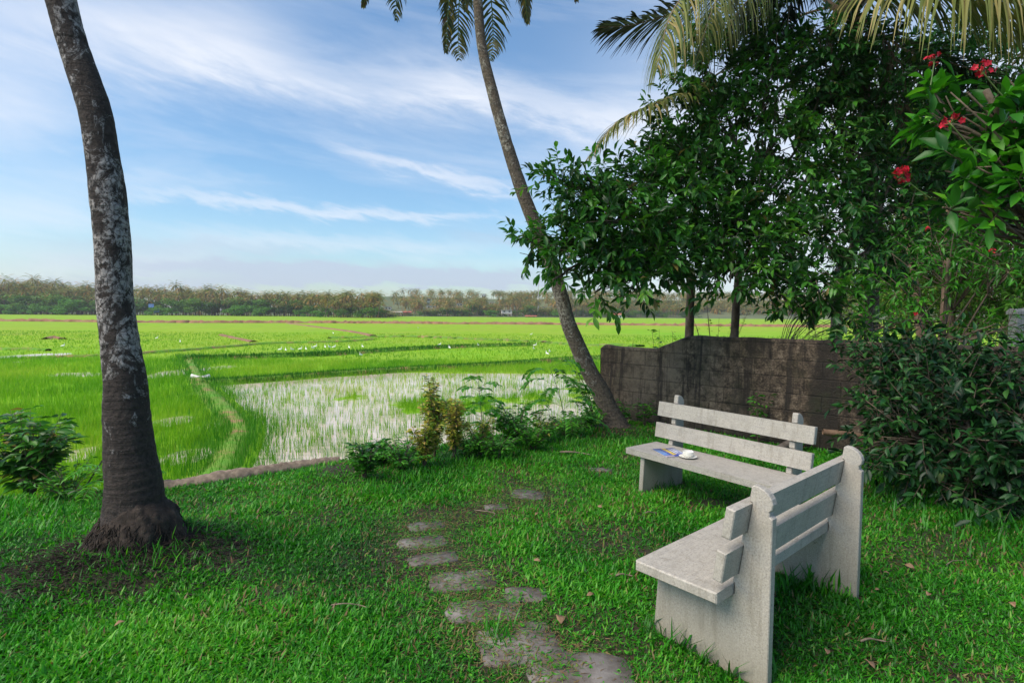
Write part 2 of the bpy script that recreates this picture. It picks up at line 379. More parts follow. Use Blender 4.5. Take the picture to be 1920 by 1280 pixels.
def granite():
    m, nt, N, L, o = nodes('granite')
    v = mapping(N, L); vg = mapping(N, L, (1.5, 14, 14))
    n1 = tnoise(N, L, v, 130, 3, .7); n2 = tnoise(N, L, vg, 6, 5, .6, .6); n3 = tnoise(N, L, v, 5, 5, .6); n4 = tnoise(N, L, v, 320, 2, .6)
    c = ramp(N, L, n1, [(.28, (.15, .12, .09)), (.42, (.37, .33, .275)), (.6, (.49, .445, .38)), (.8, (.62, .575, .51))])
    c = mixc(N, L, .35, c, ramp(N, L, n2, [(.35, (.23, .225, .23)), (.6, (.44, .405, .355))]))
    c = mixc(N, L, mth(N, L, 'MULTIPLY', ramp(N, L, n3, [(.5, (0, 0, 0)), (.75, (1, 1, 1))]), .55), c, (.26, .235, .19))
    tc = N('ShaderNodeTexCoord'); sp = N('ShaderNodeSeparateXYZ'); L(tc.outputs['Object'], sp.inputs[0])
    low_tone = ramp(N, L, mth(N, L, 'ADD', sp.outputs[2], mth(N, L, 'MULTIPLY', n3, .35)), [(.12, (1, 1, 1)), (.48, (0, 0, 0))])  # darker brown toward the bottom of the bench
    c = mixc(N, L, mth(N, L, 'MULTIPLY', low_tone, .55), c, (.20, .165, .105))
    st = tnoise(N, L, mapping(N, L, (9, 9, .9)), 2.2, 5, .7, .3); st = ramp(N, L, st, [(.52, (0, 0, 0)), (.66, (1, 1, 1))])
    c = mixc(N, L, mth(N, L, 'MULTIPLY', st, .32), c, (.15, .125, .085))
    pit = ramp(N, L, tnoise(N, L, v, 24, 3, .5), [(.70, (0, 0, 0)), (.74, (1, 1, 1))]); c = mixc(N, L, mth(N, L, 'MULTIPLY', pit, .4), c, (.10, .08, .06))
    p = N('ShaderNodeBsdfPrincipled'); L(c, p.inputs['Base Color']); p.inputs['Roughness'].default_value = .62
    L(bump(N, L, mth(N, L, 'ADD', n1, mth(N, L, 'MULTIPLY', n4, .5)), .35, .003), p.inputs['Normal']); L(p.outputs[0], o.inputs[0]); return m
M['granite'] = granite()

def wall_mat():
    m, nt, N, L, o = nodes('old_wall')
    v = mapping(N, L); vs = mapping(N, L, (1, 1, .22)); tc = N('ShaderNodeTexCoord'); sp = N('ShaderNodeSeparateXYZ'); L(tc.outputs['Object'], sp.inputs[0])
    n1 = tnoise(N, L, v, 2.0, 6, .65); n2 = tnoise(N, L, v, 42, 5, .75); n3 = tnoise(N, L, vs, 2.6, 5, .6, .4); n4 = tnoise(N, L, v, 9, 5, .7)
    c = ramp(N, L, mth(N, L, 'ADD', mth(N, L, 'MULTIPLY', n4, .55), mth(N, L, 'MULTIPLY', n2, .5)), [(.38, (.022, .014, .010)), (.48, (.070, .050, .034)), (.58, (.19, .140, .097)), (.7, (.44, .355, .26))])
    c = mixc(N, L, ramp(N, L, n1, [(.36, (0, 0, 0)), (.62, (1, 1, 1))]), c, mixc(N, L, 1.0, c, (.36, .32, .30), 'MULTIPLY'))
    c = mixc(N, L, ramp(N, L, n3, [(.46, (0, 0, 0)), (.58, (.88, .88, .88))]), c, (.018, .014, .011))
    wx = mth(N, L, 'ADD', mth(N, L, 'MULTIPLY', sp.outputs[0], .2), mth(N, L, 'MULTIPLY', n1, .35))
    wl = ramp(N, L, wx, [(.20, (0, 0, 0)), (.30, (1, 1, 1)), (.50, (1, 1, 1)), (.66, (0, 0, 0))])
    wl = mth(N, L, 'MULTIPLY', wl, ramp(N, L, mth(N, L, 'ADD', mth(N, L, 'MULTIPLY', n4, .5), mth(N, L, 'MULTIPLY', n3, .5)), [(.40, (0, 0, 0)), (.56, (1, 1, 1))]))
    c = mixc(N, L, mth(N, L, 'MULTIPLY', wl, .6), c, mixc(N, L, n2, (.13, .095, .065), (.40, .32, .24)))
    c = mixc(N, L, mth(N, L, 'MULTIPLY', ramp(N, L, n1, [(.5, (0, 0, 0)), (.7, (1, 1, 1))]), .35), c, (.045, .06, .02))
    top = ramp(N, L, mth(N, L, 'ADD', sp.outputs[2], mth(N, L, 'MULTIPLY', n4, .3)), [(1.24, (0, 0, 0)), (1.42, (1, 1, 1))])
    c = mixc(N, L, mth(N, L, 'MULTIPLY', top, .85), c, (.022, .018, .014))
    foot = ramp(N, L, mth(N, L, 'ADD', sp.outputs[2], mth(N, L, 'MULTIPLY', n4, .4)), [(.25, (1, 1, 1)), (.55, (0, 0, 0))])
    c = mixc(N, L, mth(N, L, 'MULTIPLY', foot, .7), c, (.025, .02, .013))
    br = N('ShaderNodeTexBrick'); mp = N('ShaderNodeMapping'); mp.inputs['Rotation'].default_value = (PI/2, 0, 0)
    L(tc.outputs['Object'], mp.inputs[0]); L(mp.outputs[0], br.inputs['Vector'])
    br.inputs['Scale'].default_value = 1; br.inputs['Brick Width'].default_value = .40; br.inputs['Row Height'].default_value = .21
    br.inputs['Mortar Size'].default_value = .010; br.inputs['Mortar Smooth'].default_value = .6
    br.inputs['Color1'].default_value = (1, 1, 1, 1); br.inputs['Color2'].default_value = (.75, .75, .75, 1); br.inputs['Mortar'].default_value = (.25, .25, .25, 1)
    c = mixc(N, L, .58, c, mixc(N, L, 1.0, c, br.outputs['Color'], 'MULTIPLY'))
    dr = tnoise(N, L, mapping(N, L, (5, 5, .35)), 1.6, 6, .7, .3); c = mixc(N, L, ramp(N, L, dr, [(.52, (0, 0, 0)), (.62, (.8, .8, .8))]), c, (.016, .012, .010))
    p = N('ShaderNodeBsdfPrincipled'); L(c, p.inputs['Base Color']); p.inputs['Roughness'].default_value = .93
    h = mth(N, L, 'ADD', mth(N, L, 'ADD', n2, mth(N, L, 'MULTIPLY', n4, .8)), mth(N, L, 'MULTIPLY', br.outputs['Fac'], -.5))
    L(bump(N, L, h, .9, .02), p.inputs['Normal']); L(p.outputs[0], o.inputs[0]); return m
M['old_wall'] = wall_mat()

def lawn_mat():
    m, nt, N, L, o = nodes('lawn_soil')
    v = geopos(N, L); n1 = tnoise(N, L, v, 1.3, 5, .6); n2 = tnoise(N, L, v, 25, 5, .7)
    c = ramp(N, L, n2, [(.3, (.012, .008, .005)), (.55, (.038, .025, .014)), (.8, (.12, .075, .045))])
    c = mixc(N, L, ramp(N, L, n1, [(.4, (0, 0, 0)), (.6, (1, 1, 1))]), c, mixc(N, L, .6, c, (.025, .06, .008)))
    p = N('ShaderNodeBsdfPrincipled'); L(c, p.inputs['Base Color']); p.inputs['Roughness'].default_value = .95
    L(bump(N, L, n2, 1, .02), p.inputs['Normal']); L(p.outputs[0], o.inputs[0]); return m
M['lawn_soil'] = lawn_mat()

def field_mat():
    """rice leaves where var is low, still muddy water with painted-in cloud paleness where var is high; far rice more yellow"""
    m, nt, N, L, o = nodes('paddy')
    v = geopos(N, L); at = N('ShaderNodeAttribute'); at.attribute_name = 'var'
    zn = N('ShaderNodeAttribute'); zn.attribute_name = 'zone'
    n1 = tnoise(N, L, v, .09, 5, .6); n2 = tnoise(N, L, v, 2.2, 6, .7); n3 = tnoise(N, L, v, .5, 5, .65)
    g1 = ramp(N, L, n3, [(.3, (.15, .36, .012)), (.5, (.20, .42, .014)), (.75, (.27, .46, .02))])
    g2 = ramp(N, L, n3, [(.3, (.21, .35, .012)), (.5, (.26, .41, .016)), (.75, (.32, .44, .03))])
    c = mixc(N, L, zn.outputs['Fac'], g1, g2)
    c = mixc(N, L, ramp(N, L, n1, [(.40, (0, 0, 0)), (.66, (1, 1, 1))]), c, mixc(N, L, .55, c, (.30, .37, .045)))
    n5 = tnoise(N, L, geopos(N, L, (.5, 1.6, 1)), .16, 6, .7); c = mixc(N, L, ramp(N, L, n5, [(.60, (0, 0, 0)), (.70, (.6, .6, .6))]), c, (.34, .27, .10))
    c = mixc(N, L, mth(N, L, 'MULTIPLY', n2, .5), c, mixc(N, L, 1.0, c, (.62, .70, .6), 'MULTIPLY'))
    p = N('ShaderNodeBsdfPrincipled'); L(c, p.inputs['Base Color']); p.inputs['Roughness'].default_value = .85; p.inputs['Specular IOR Level'].default_value = .1
    L(bump(N, L, n2, .6, .08), p.inputs['Normal'])
    w = N('ShaderNodeBsdfPrincipled'); w.inputs['Roughness'].default_value = .16; w.inputs['IOR'].default_value = 1.45; w.inputs['Specular IOR Level'].default_value = .55
    L(ramp(N, L, n3, [(.3, (.54, .41, .34)), (.7, (.80, .65, .57))]), w.inputs['Base Color'])  # pale pink base: cloud reflection put into the muddy water's colour
    L(bump(N, L, tnoise(N, L, v, 9, 3, .5), .12, .01), w.inputs['Normal'])
    k = ramp(N, L, mth(N, L, 'ADD', at.outputs['Fac'], mth(N, L, 'MULTIPLY', mth(N, L, 'SUBTRACT', n2, .5), .8)), [(.42, (0, 0, 0)), (.56, (1, 1, 1))])
    mx = N('ShaderNodeMixShader'); L(k, mx.inputs[0]); L(p.outputs[0], mx.inputs[1]); L(w.outputs[0], mx.inputs[2]); L(mx.outputs[0], o.inputs[0]); return m
M['paddy'] = field_mat()
M['hill'] = simple('hill', [(.3, (.06, .09, .03)), (.7, (.14, .15, .06))], .02, .95)
M['white_wall'] = simple('white_wall', [(.3, (.62, .60, .56)), (.7, (.75, .73, .70))], .6, .8)
M['grey_wall'] = simple('grey_wall', [(.3, (.36, .32, .27)), (.7, (.46, .42, .36))], .6, .8)
M['red_roof'] = simple('red_roof', [(.3, (.35, .09, .06)), (.7, (.5, .17, .11))], .8, .8)
M['blue_sheet'] = simple('blue_sheet', [(.3, (.03, .09, .28)), (.7, (.05, .14, .38))], .8, .5)
M['window_dark'] = simple('window_dark', [(.3, (.03, .035, .04)), (.7, (.06, .07, .08))], 1, .2)
M['steel'] = simple('steel', [(.3, (.5, .5, .5)), (.7, (.6, .6, .6))], 1, .5)
M['feather'] = simple('feather', [(.3, (.80, .80, .78)), (.7, (.84, .84, .82))], 5, .8)
M['bird_beak'] = simple('bird_beak', [(.3, (.5, .35, .05)), (.7, (.6, .4, .08))], 5, .5)

# ------------------------------------------------------------------ ground: lawn, field, bunds, hills
ZF = -0.70
EX = np.array([-60, -12, -4.6, -3.15, -1.95, -.9, .3, 1.25, 2.2, 6, 14, 40, 90.])
EY = np.array([-6, 2.2, 4.55, 5.10, 5.90, 6.75, 7.85, 9.05, 10.6, 12.5, 16, 24, 40.])
def y_edge(x): return np.interp(x, EX, EY)
PALM_A = onz(258, 1046, 0.0); PALM_A[2] = 0
PALM_B = onz(1152, 803, -.03)
def ground_z(x, y):
    x = np.asarray(x, float); y = np.asarray(y, float)
    z = (fbm(x*.9, y*.9, 3)-.5)*.05+(fbm(x*5, y*5, 2)-.5)*.018
    z = z*sstep(-.1, .6, np.hypot(x-1.5, y-2.9)*1.0+.2)
    z = z + .20*np.exp(-((x-PALM_A[0])**2+(y-PALM_A[1])**2)/(.44**2))
    z = z + .08*np.exp(-((x-PALM_B[0])**2+(y-PALM_B[1])**2)/(.4**2))
    z = z + .05*np.exp(-((x+1.75)**2+(y-5.5)**2)/(.3**2))
    z = z - .05*sstep(5.5, 9, y)
    e = y-y_edge(x)+(fbm(x*2+9, y*2, 2)-.5)*.15
    return z - (.72+z)*sstep(-.02, .42, e) - .05*sstep(0.4, .8, e)

def build_lawn():
    xs = np.concatenate([np.arange(-40, -8, 1.0), np.arange(-8, 9, .07), np.arange(9, 60, 1.0)])
    ys = np.concatenate([np.arange(-20, 0, 1.0), np.arange(0, 13, .07), np.arange(13, 34, .6)])
    X, Y = np.meshgrid(xs, ys); Zg = ground_z(X, Y)
    keep = (Y < y_edge(X)+1.3)
    n = len(xs); idx = (np.arange(len(ys)-1)[:, None]*n+np.arange(n-1)[None]).ravel()
    ok = keep.ravel()[idx] | keep.ravel()[idx+1] | keep.ravel()[idx+n]
    idx = idx[ok]
    g = Geo(); g.add(np.stack([X, Y, Zg], -1), None, np.stack([idx, idx+1, idx+n+1, idx+n], -1))
    tag(g.build('lawn', M['lawn_soil'], smooth=True), kind='structure')
build_lawn()

# field layout (points on the field plane)
def fp(px, py): return onz(px, py, ZF)[:2]
PATH = spline([fp(*p) for p in [(352, 668), (360, 690), (378, 722), (405, 752), (437, 790), (450, 815), (432, 850), (398, 905)]], 60)
BUND_B = spline([fp(*p) for p in [(383, 722), (520, 713), (650, 703), (800, 694), (930, 687), (1050, 678), (1200, 670), (1420, 662)]], 60)
BUND_C = spline([fp(*p) for p in [(352, 676), (440, 673), (560, 669), (640, 665), (760, 657), (860, 652), (1000, 648)]], 50)
def dpoly(x, y, P):
    """distance to a polyline and signed side (positive = to its left)"""
    best = np.full(x.shape, 1e9); sg = np.zeros(x.shape)
    for a, b in zip(P[:-1], P[1:]):
        d = b-a; l2 = max(d@d, 1e-9); t = np.clip(((x-a[0])*d[0]+(y-a[1])*d[1])/l2, 0, 1)
        q = np.hypot(x-a[0]-t*d[0], y-a[1]-t*d[1]); s = d[0]*(y-a[1])-d[1]*(x-a[0])
        m_ = q < best; best = np.where(m_, q, best); sg = np.where(m_, np.sign(s), sg)
    return best, sg
PATCH = []   # small open-water patches: centre and half-sizes, from the ground plan
for (px, py, wx, wy) in [(68, 667, 62, 7), (150, 702, 62, 5), (312, 702, 42, 14), (404, 690, 32, 6), (160, 850, 40, 22), (350, 856, 60, 24), (385, 800, 25, 18), (20, 679, 40, 2.2), (330, 790, 45, 12), (60, 845, 60, 20)]:
    c = fp(px, py); r = fp(px+wx, py); t = fp(px, py-wy); b = fp(px, py+wy)
    PATCH.append((c[0], (t[1]+b[1])/2, abs(r[0]-c[0]), abs(t[1]-b[1])/2))
def water(x, y):
    w = np.zeros(x.shape)
    n = fbm(x*1.1+5, y*.6, 4); nb = fbm(x*.35+40, y*.22, 3)
    for cx, cy, rx, ry in PATCH:
        d = np.hypot((x-cx)/rx, (y-cy)/ry); w = np.maximum(w, np.clip(1.25-d+(n-.5)*1.2, 0, 1))
    near = y < 60
    dp, sp_ = dpoly(x, y, PATH); db, sb = dpoly(x, y, BUND_B)
    big = (sp_ > 0) & (y < BUND_B[0][1]+4) & (sb < 0) & (x > -12) | ((x > PATH[-1][0]) & (sb < 0) & (y < BUND_B[0][1]) & (sp_ > 0))
    k = .80+(nb-.5)*1.9+(n-.5)*1.5
    k = k+.9*sstep(3.4, .5, dp)+.12*sstep(10, 3, db)-.2*sstep(8, 5, y-y_edge(x)+4)
    k = np.clip(k, 0, 1)*sstep(.32, .55, dp)*sstep(.2, .5, db)
    w = np.where(near & big, np.maximum(w, k), w)
    return w

def build_field():
    an = np.radians(np.linspace(-80, 80, 620)); rr = np.geomspace(4.5, 4000, 520)
    A_, R_ = np.meshgrid(an, rr); X = R_*np.sin(A_); Y = R_*np.cos(A_)
    w = water(X, Y); z = np.full(X.shape, ZF)
    n = len(an); idx = (np.arange(len(rr)-1)[:, None]*n+np.arange(n-1)[None]).ravel()
    g = Geo(); g.add(np.stack([X, Y, z], -1), None, np.stack([idx, idx+1, idx+n+1, idx+n], -1), w.ravel())
    o = g.build('paddy_field', M['paddy'])
    db, sb = dpoly(X, Y, BUND_C)
    zone = sstep(22, 50, Y)*np.clip(.35+(fbm(X*.05, Y*.03, 3)-.3)*1.6, 0, 1)
    at = o.data.attributes.new('zone', 'FLOAT', 'POINT'); at.data.foreach_set('value', zone.ravel().astype(np.float32))
    tag(o, kind='structure')
build_field()

def ribbon(name, P, width, height, mat, step=.25, jit=.25):
    P = np.asarray(P, float); d = nrm(np.gradient(P, axis=0)); nn = np.stack([-d[:, 1], d[:, 0]], 1)
    prof = [(-1.0, -.05), (-.62, .75), (-.25, 1), (.25, .97), (.6, .7), (1.0, -.05)]
    g = Geo(); V = []
    for i in range(len(P)):
        for s, h in prof:
            j = 1+jit*(fbm(np.array(P[i][0]*1.7+s*3), np.array(P[i][1]*1.7), 3)-.5)*2
            V.append([P[i][0]+nn[i][0]*s*width/2*j, P[i][1]+nn[i][1]*s*width/2*j, ZF+max(h*height*j, -.05)])
    k = len(prof); i = np.arange(len(P)-1)[:, None]*k; j = np.arange(k-1)[None]
    g.add(V, None, np.stack([i+j, i+j+1, i+k+j+1, i+k+j], -1).reshape(-1, 4))
    o = g.build(name, mat, smooth=True); tag(o, kind='structure'); return o
def bund_mat():
    m, nt, N, L, o = nodes('bund_earth'); v = geopos(N, L); n = tnoise(N, L, v, 1.4, 6, .7); n2 = tnoise(N, L, v, 9, 4, .7)
    c = ramp(N, L, n, [(.42, (.12, .32, .015)), (.54, (.18, .28, .03)), (.62, (.34, .20, .09))])
    c = mixc(N, L, mth(N, L, 'MULTIPLY', n2, .6), c, mixc(N, L, 1., c, (.5, .5, .5), 'MULTIPLY'))
    p = N('ShaderNodeBsdfPrincipled'); L(c, p.inputs['Base Color']); p.inputs['Roughness'].default_value = .95; L(p.outputs[0], o.inputs[0]); return m
M['bund_earth'] = bund_mat()
ribbon('path', PATH, .55, .10, M['bund_earth'])
ribbon('bund', BUND_B, .5, .16, M['bund_earth'])
ribbon('bund', BUND_C, .6, .16, M['bund_earth'])
def jag(pts, n, amp, seed=0):
    r = np.random.default_rng(seed); P = spline([fp(*p) for p in pts], n); P[:, 1] += r.normal(0, amp, n); return P
ribbon('bund', jag([(-400, 600), (0, 602), (300, 605), (600, 605.5), (800, 607), (1100, 609), (1400, 612), (1800, 616)], 400, .25, 1), 1.6, .42, M['dirt_bund'], jit=.9)
ribbon('bund', jag([(540, 606), (600, 614), (660, 622), (700, 630)], 40, .1, 2), .9, .12, M['dirt_bund'])
ribbon('bund', jag([(85, 636), (102, 633), (118, 636)], 12, .05, 4), .6, .12, M['dirt_bund'], jit=.9)
ribbon('bund', jag([(415, 628), (440, 634), (475, 641)], 30, .05, 3), .7, .10, M['dirt_bund'])
0 and ribbon('bund', jag([(112, 612), (102, 624), (90, 636), (118, 652), (125, 662)], 60, .1, 4), .6, .12, M['bund_earth'], jit=.9)
ribbon('bund', jag([(260, 664), (340, 658), (440, 650), (500, 645), (640, 641), (700, 637)], 60, .1, 5), .5, .14, M['bund_earth'])
ribbon('bund', jag([(-100, 655), (40, 656), (90, 658)], 30, .1, 6), .4, .13, M['bund_earth'])
ribbon('bund', jag([(40, 673), (120, 670), (185, 668)], 30, .1, 7), .4, .12, M['bund_earth'])
ribbon('bund', jag([(620, 634), (760, 632), (900, 637), (1000, 641), (1060, 646), (1200, 650)], 120, .2, 8), .9, .14, M['bund_earth'], jit=.9)

def build_rice():
    g = Geo()
    def zone(n, r0, r1, s0, s1, hgt, wid, dens_w, dens_g):
        r = rng.uniform(r0, r1, n); s = rng.uniform(s0, s1, n); x = r*s; y = r
        # planted in loose rows
        x = x+rng.normal(0, .03, n); y = np.round(y/.22)*.22+rng.normal(0, .045, n)
        w = water(x, y); ok = (y > y_edge(x)+.5)
        p = np.where(w > .45, dens_w, dens_g); cl = fbm(x*2.2, y*1.4, 3)
        p = p*np.clip(.25+1.6*(cl-.25), .1, 1.4)
        dp, _ = dpoly(x, y, PATH); db, _ = dpoly(x, y, BUND_B)
        ok &= (rng.random(n) < p) & (dp > .4) & (db > .2)
        x, y, w = x[ok], y[ok], w[ok]; n = len(x)
        for k in range(3):
            a = rng.uniform(0, 2*PI, n); t = rng.uniform(.02, .32, n)
            D = np.stack([np.cos(a)*t, np.sin(a)*t, np.ones(n)], -1)
            Nn = np.stack([np.cos(a), np.sin(a), np.full(n, .1)], -1)
            Lh = hgt*rng.uniform(.6, 1.25, n)*np.where(w > .45, .85, 1)
            scatter(g, BLADE, np.stack([x+rng.normal(0, .02, n), y+rng.normal(0, .02, n), np.full(n, ZF-.01)], -1), D, Nn, Lh,
                    np.clip(rng.normal(.45, .2, n)+(fbm(x*.22+11, y*.12, 3)-.5)*1.6, 0, 1), wid)
    zone(90000, 6.0, 14, -1.25, .85, .22, .28, .34, .95)
    zone(100000, 14, 26, -1.15, .8, .20, .38, .36, .9)
    zone(60000, 26, 60, -1.1, .85, .13, 1.2, .25, .7)
    tag(g.build('paddy_rice', M['rice_blade']), kind='stuff')
    # rough grass on the bunds
    g = Geo()
    for P, wd, n, hh in ((PATH, .36, 12000, .17), (BUND_B, .16, 12000, .20), (BUND_C, .2, 6000, .24)):
        t = rng.uniform(0, len(P)-1.001, n); i = t.astype(int); f = (t-i)[:, None]; q = P[i]*(1-f)+P[i+1]*f+rng.normal(0, wd, (n, 2))
        if P is PATH: 
            d, _ = dpoly(q[:, 0], q[:, 1], PATH); q = q[(d > .13) | (rng.random(n) < .25)]; n = len(q)
        ok = q[:, 1] > y_edge(q[:, 0])+.35; q = q[ok]; n = len(q)
        a = rng.uniform(0, 2*PI, n); tt = rng.uniform(.1, .8, n)
        D = np.stack([np.cos(a)*tt, np.sin(a)*tt, np.ones(n)], -1); Nn = np.stack([np.cos(a), np.sin(a), np.full(n, .1)], -1)
        far = np.clip(q[:, 1]/14, 1, 3)
        v = rng.random(n)*(.55 if P is not PATH else .5)+(.0 if P is not PATH else .38)  # darker blades on the bunds: the step's shaded side painted as grass tone
        scatter(g, BLADE, np.column_stack([q, np.full(n, ZF+.05)]), D, Nn, hh*rng.uniform(.5, 1.1, n), v, .5*far)
    tag(g.build('bund_grass', M['bund_blade']), kind='stuff')
build_rice()

# ------------------------------------------------------------------ lawn grass
STONES = [  # centre px, half width, half depth (m), turn
    ((792, 1018), .17, .11, .35), ((812, 1050), .16, .08, .3), ((868, 1092), .20, .12, .2), ((800, 985), .14, .08, .3),
    ((990, 925), .15, .12, -.2), ((905, 1148), .20, .11, .1), ((972, 1208), .20, .17, .25), ((1085, 1262), .24, .15, -.1),
    ((985, 1118), .12, .08, 0), ((930, 948), .1, .07, .1), ((1128, 880), .11, .08, .1)]
STONE_C = [(onz(*c, 0.0), a, b, t) for c, a, b, t in STONES]
BARE = [(PALM_A[0]-.05, PALM_A[1]-.12, .72, .52), (PALM_B[0], PALM_B[1], .40, .30), (onz(1335, 945)[0], onz(1335, 945)[1], .30, .18), (-1.75, 5.5, .3, .22),
        (onz(520, 965)[0], onz(520, 965)[1], .16, .13), (onz(1130, 782)[0], onz(1130, 782)[1], .5, .35)]
def build_lawn_grass():
    g = Geo()
    N0 = 880000
    r = 1.2+(10.0-1.2)*rng.random(N0)**1.0; s = rng.uniform(-1.25, 1.25, N0); x = r*s; y = r
    # clump the blades
    cx = np.round(x/.045)*.045; cy = np.round(y/.045)*.045
    h1 = vnoise(cx*91.7, cy*77.3); x = x+(cx-x)*.55*h1; y = y+(cy-y)*.55*h1
    ok = (y < y_edge(x)+.12) & ~((x-1.42)*.688+(y-8.85)*.725 > .3)
    worn = fbm(x*1.4+3, y*1.4+8, 4)
    trail = np.full(x.shape, 9.)
    tp = np.array([c[:2] for c, *_ in STONE_C])[[4, 9, 3, 0, 2, 5, 6, 7]]
    trail, _ = dpoly(x, y, tp)
    dens = np.clip(1.15-1.2*np.maximum(worn-.60, 0)*4, .35, 1)
    dens = dens*np.clip(.42+.9*trail+(worn-.5)*1.2, .12, 1)
    for c, a, b, t in STONE_C:
        dx, dy = x-c[0], y-c[1]; u = (dx*math.cos(t)+dy*math.sin(t))/a; v_ = (-dx*math.sin(t)+dy*math.cos(t))/b
        d = np.maximum(np.abs(u), np.abs(v_))+(fbm(x*9, y*9, 3)-.5)*1.9; dens = dens*np.where(d < .70, .09, 1)
    for bx, by, ra, rb in BARE:
        d = np.hypot((x-bx)/ra, (y-by)/rb)+(fbm(x*5, y*5, 3)-.5)*1.0; dens = dens*np.where(d < 1, .10+.25*d, 1)
    ok &= rng.random(N0) < dens
    for (bl, br) in (((1.115, 2.321), 41.2), ((2.305, 4.334), 126.)):
        c_, s_ = math.cos(math.radians(br)), math.sin(math.radians(br)); lx = (x-bl[0])*c_+(y-bl[1])*s_; ly = -(x-bl[0])*s_+(y-bl[1])*c_
        ok &= ~((((lx > -.02) & (lx < .065)) | ((lx > 1.10) & (lx < 1.19))) & (ly > -.02) & (ly < .60))
    ok &= np.hypot(x-PALM_A[0], y-PALM_A[1]) > .2
    ok &= np.hypot(x-PALM_B[0], y-PALM_B[1]) > .22
    x, y, worn, trail = x[ok], y[ok], worn[ok], trail[ok]; n = len(x)
    z = ground_z(x, y)
    lean = fbm(x*3, y*3, 2)*12
    a = lean+rng.normal(0, 2.2, n); t = np.abs(rng.normal(1.0, .7, n))
    D = np.stack([np.cos(a)*t, np.sin(a)*t, np.ones(n)], -1); Nn = np.stack([-np.cos(a)*.4, -np.sin(a)*.4, np.full(n, 1.)], -1)+rng.normal(0, .25, (n, 3))
    tall = fbm(x*2.1+50, y*2.1, 3)
    Lb = (.029+.034*np.clip(tall-.35, 0, 1))*rng.uniform(.6, 1.4, n)*(1+.05*y)*np.clip(.55+trail, .55, 1)
    v = np.clip(rng.normal(.48, .2, n)+.25*(tall-.5)+1.0*(fbm(x*1.1+70, y*1.1, 3)-.5), 0, .88)
    straw = rng.random(n) < np.clip(.035+.9*np.maximum(worn-.52, 0)+.5*np.exp(-trail/.22), 0, .6)
    v = np.where(straw, rng.uniform(.90, 1, n), v)
    scatter(g, blade_t(.17, .3), np.stack([x, y, z-.004], -1), D, Nn, Lb, v, np.clip(1.0+.07*y, 1.0, 1.6))
    # dry thatch lying along the worn trail and round the stones
    k = 9000; ti = rng.uniform(0, len(tp)-1.001, k); ii = ti.astype(int); ff = (ti-ii)[:, None]; q = tp[ii]*(1-ff)+tp[ii+1]*ff+rng.normal(0, .17, (k, 2))
    a2 = rng.uniform(0, 2*PI, k); D2 = np.stack([np.cos(a2), np.sin(a2), rng.uniform(-.05, .35, k)], -1)
    scatter(g, blade_t(.12, .2), np.column_stack([q, ground_z(q[:, 0], q[:, 1])+rng.uniform(.002, .016, k)]), D2, np.tile([0, 0, 1.], (k, 1))+rng.normal(0, .3, (k, 3)), rng.uniform(.015, .045, k), np.where(rng.random(k) < .6, rng.uniform(.905, 1, k), rng.uniform(.3, .8, k)), 1.0)
    # longer stray blades and the tall tufts against the bench legs, palm foot and bush
    def tuft(cx, cy, sx, sy, n, L0, v0=.3):
        x = rng.normal(cx, sx, n); y = rng.normal(cy, sy, n); a = rng.uniform(0, 2*PI, n); t = rng.uniform(.05, .7, n)
        D = np.stack([np.cos(a)*t, np.sin(a)*t, np.ones(n)], -1); Nn = np.stack([-np.cos(a), -np.sin(a), np.full(n, .5)], -1)
        scatter(g, blade_t(.085, .28), np.stack([x, y, ground_z(x, y)-.005], -1), D, Nn, L0*rng.uniform(.5, 1.2, n), np.clip(rng.normal(v0, .15, n), 0, .85), 1.0)
    for (px, py, sx, sy, n, L0, v0) in [(1290, 1215, .07, .02, 26, .15, .2), (1370, 1262, .08, .02, 26, .14, .2), (1330, 1240, .09, .02, 30, .13, .25), (1232, 1190, .04, .03, 20, .14, .2),
                                    (1520, 1105, .12, .04, 60, .17, .25), (1480, 1110, .1, .05, 40, .15, .25), (1570, 1120, .05, .04, 30, .12, .6), (1215, 915, .08, .05, 60, .12, .15),
                                    (1250, 920, .1, .06, 60, .12, .15), (300, 1085, .15, .06, 26, .10, .5), (200, 1100, .2, .06, 26, .10, .4), (345, 1035, .1, .08, 26, .10, .5), (370, 1070, .1, .07, 26, .10, .6), (290, 1075, .10, .04, 30, .09, .5), (230, 1085, .10, .05, 26, .09, .5), (180, 1120, .2, .1, 60, .07, .4), (330, 1110, .2, .08, 60, .07, .5),
                                    (700, 925, .12, .06, 60, .14, .6), (1700, 940, .35, .15, 300, .16, .35), (1850, 990, .3, .15, 260, .16, .3), (1660, 905, .2, .1, 160, .16, .4),
                                    (1900, 1040, .25, .12, 160, .13, .35), (900, 870, .4, .1, 200, .12, .7), (1100, 830, .4, .12, 200, .12, .7), (760, 900, .25, .08, 120, .12, .7),
                                    (60, 960, .4, .1, 160, .14, .5), (60, 1000, .4, .1, 160, .12, .6), (930, 1195, .05, .05, 60, .1, .5)]:
        c = onz(px, py); tuft(c[0], c[1], sx, sy, n, L0, v0)
    # scattered broader weeds
    k = 7000; r = rng.uniform(1.6, 8, k); s = rng.uniform(-1.1, 1.1, k); x, y = r*s, r
    ok = (y < y_edge(x)-.05) & ~((x-1.42)*.688+(y-8.85)*.725 > -.1) & (np.hypot(x-PALM_A[0], y-PALM_A[1]) > .35)
    for bx, by, ra, rb in BARE: ok &= (np.hypot((x-bx)/ra, (y-by)/rb) > 1.05) | (rng.random(len(x)) < .12)
    dt, _ = dpoly(x, y, tp); ok &= (dt > .22) | (rng.random(len(x)) < .3)
    x, y = x[ok], y[ok]
    P = np.repeat(np.stack([x, y, ground_z(x, y)+.012], -1), 4, 0); n = len(P); a = rng.uniform(0, 2*PI, n)
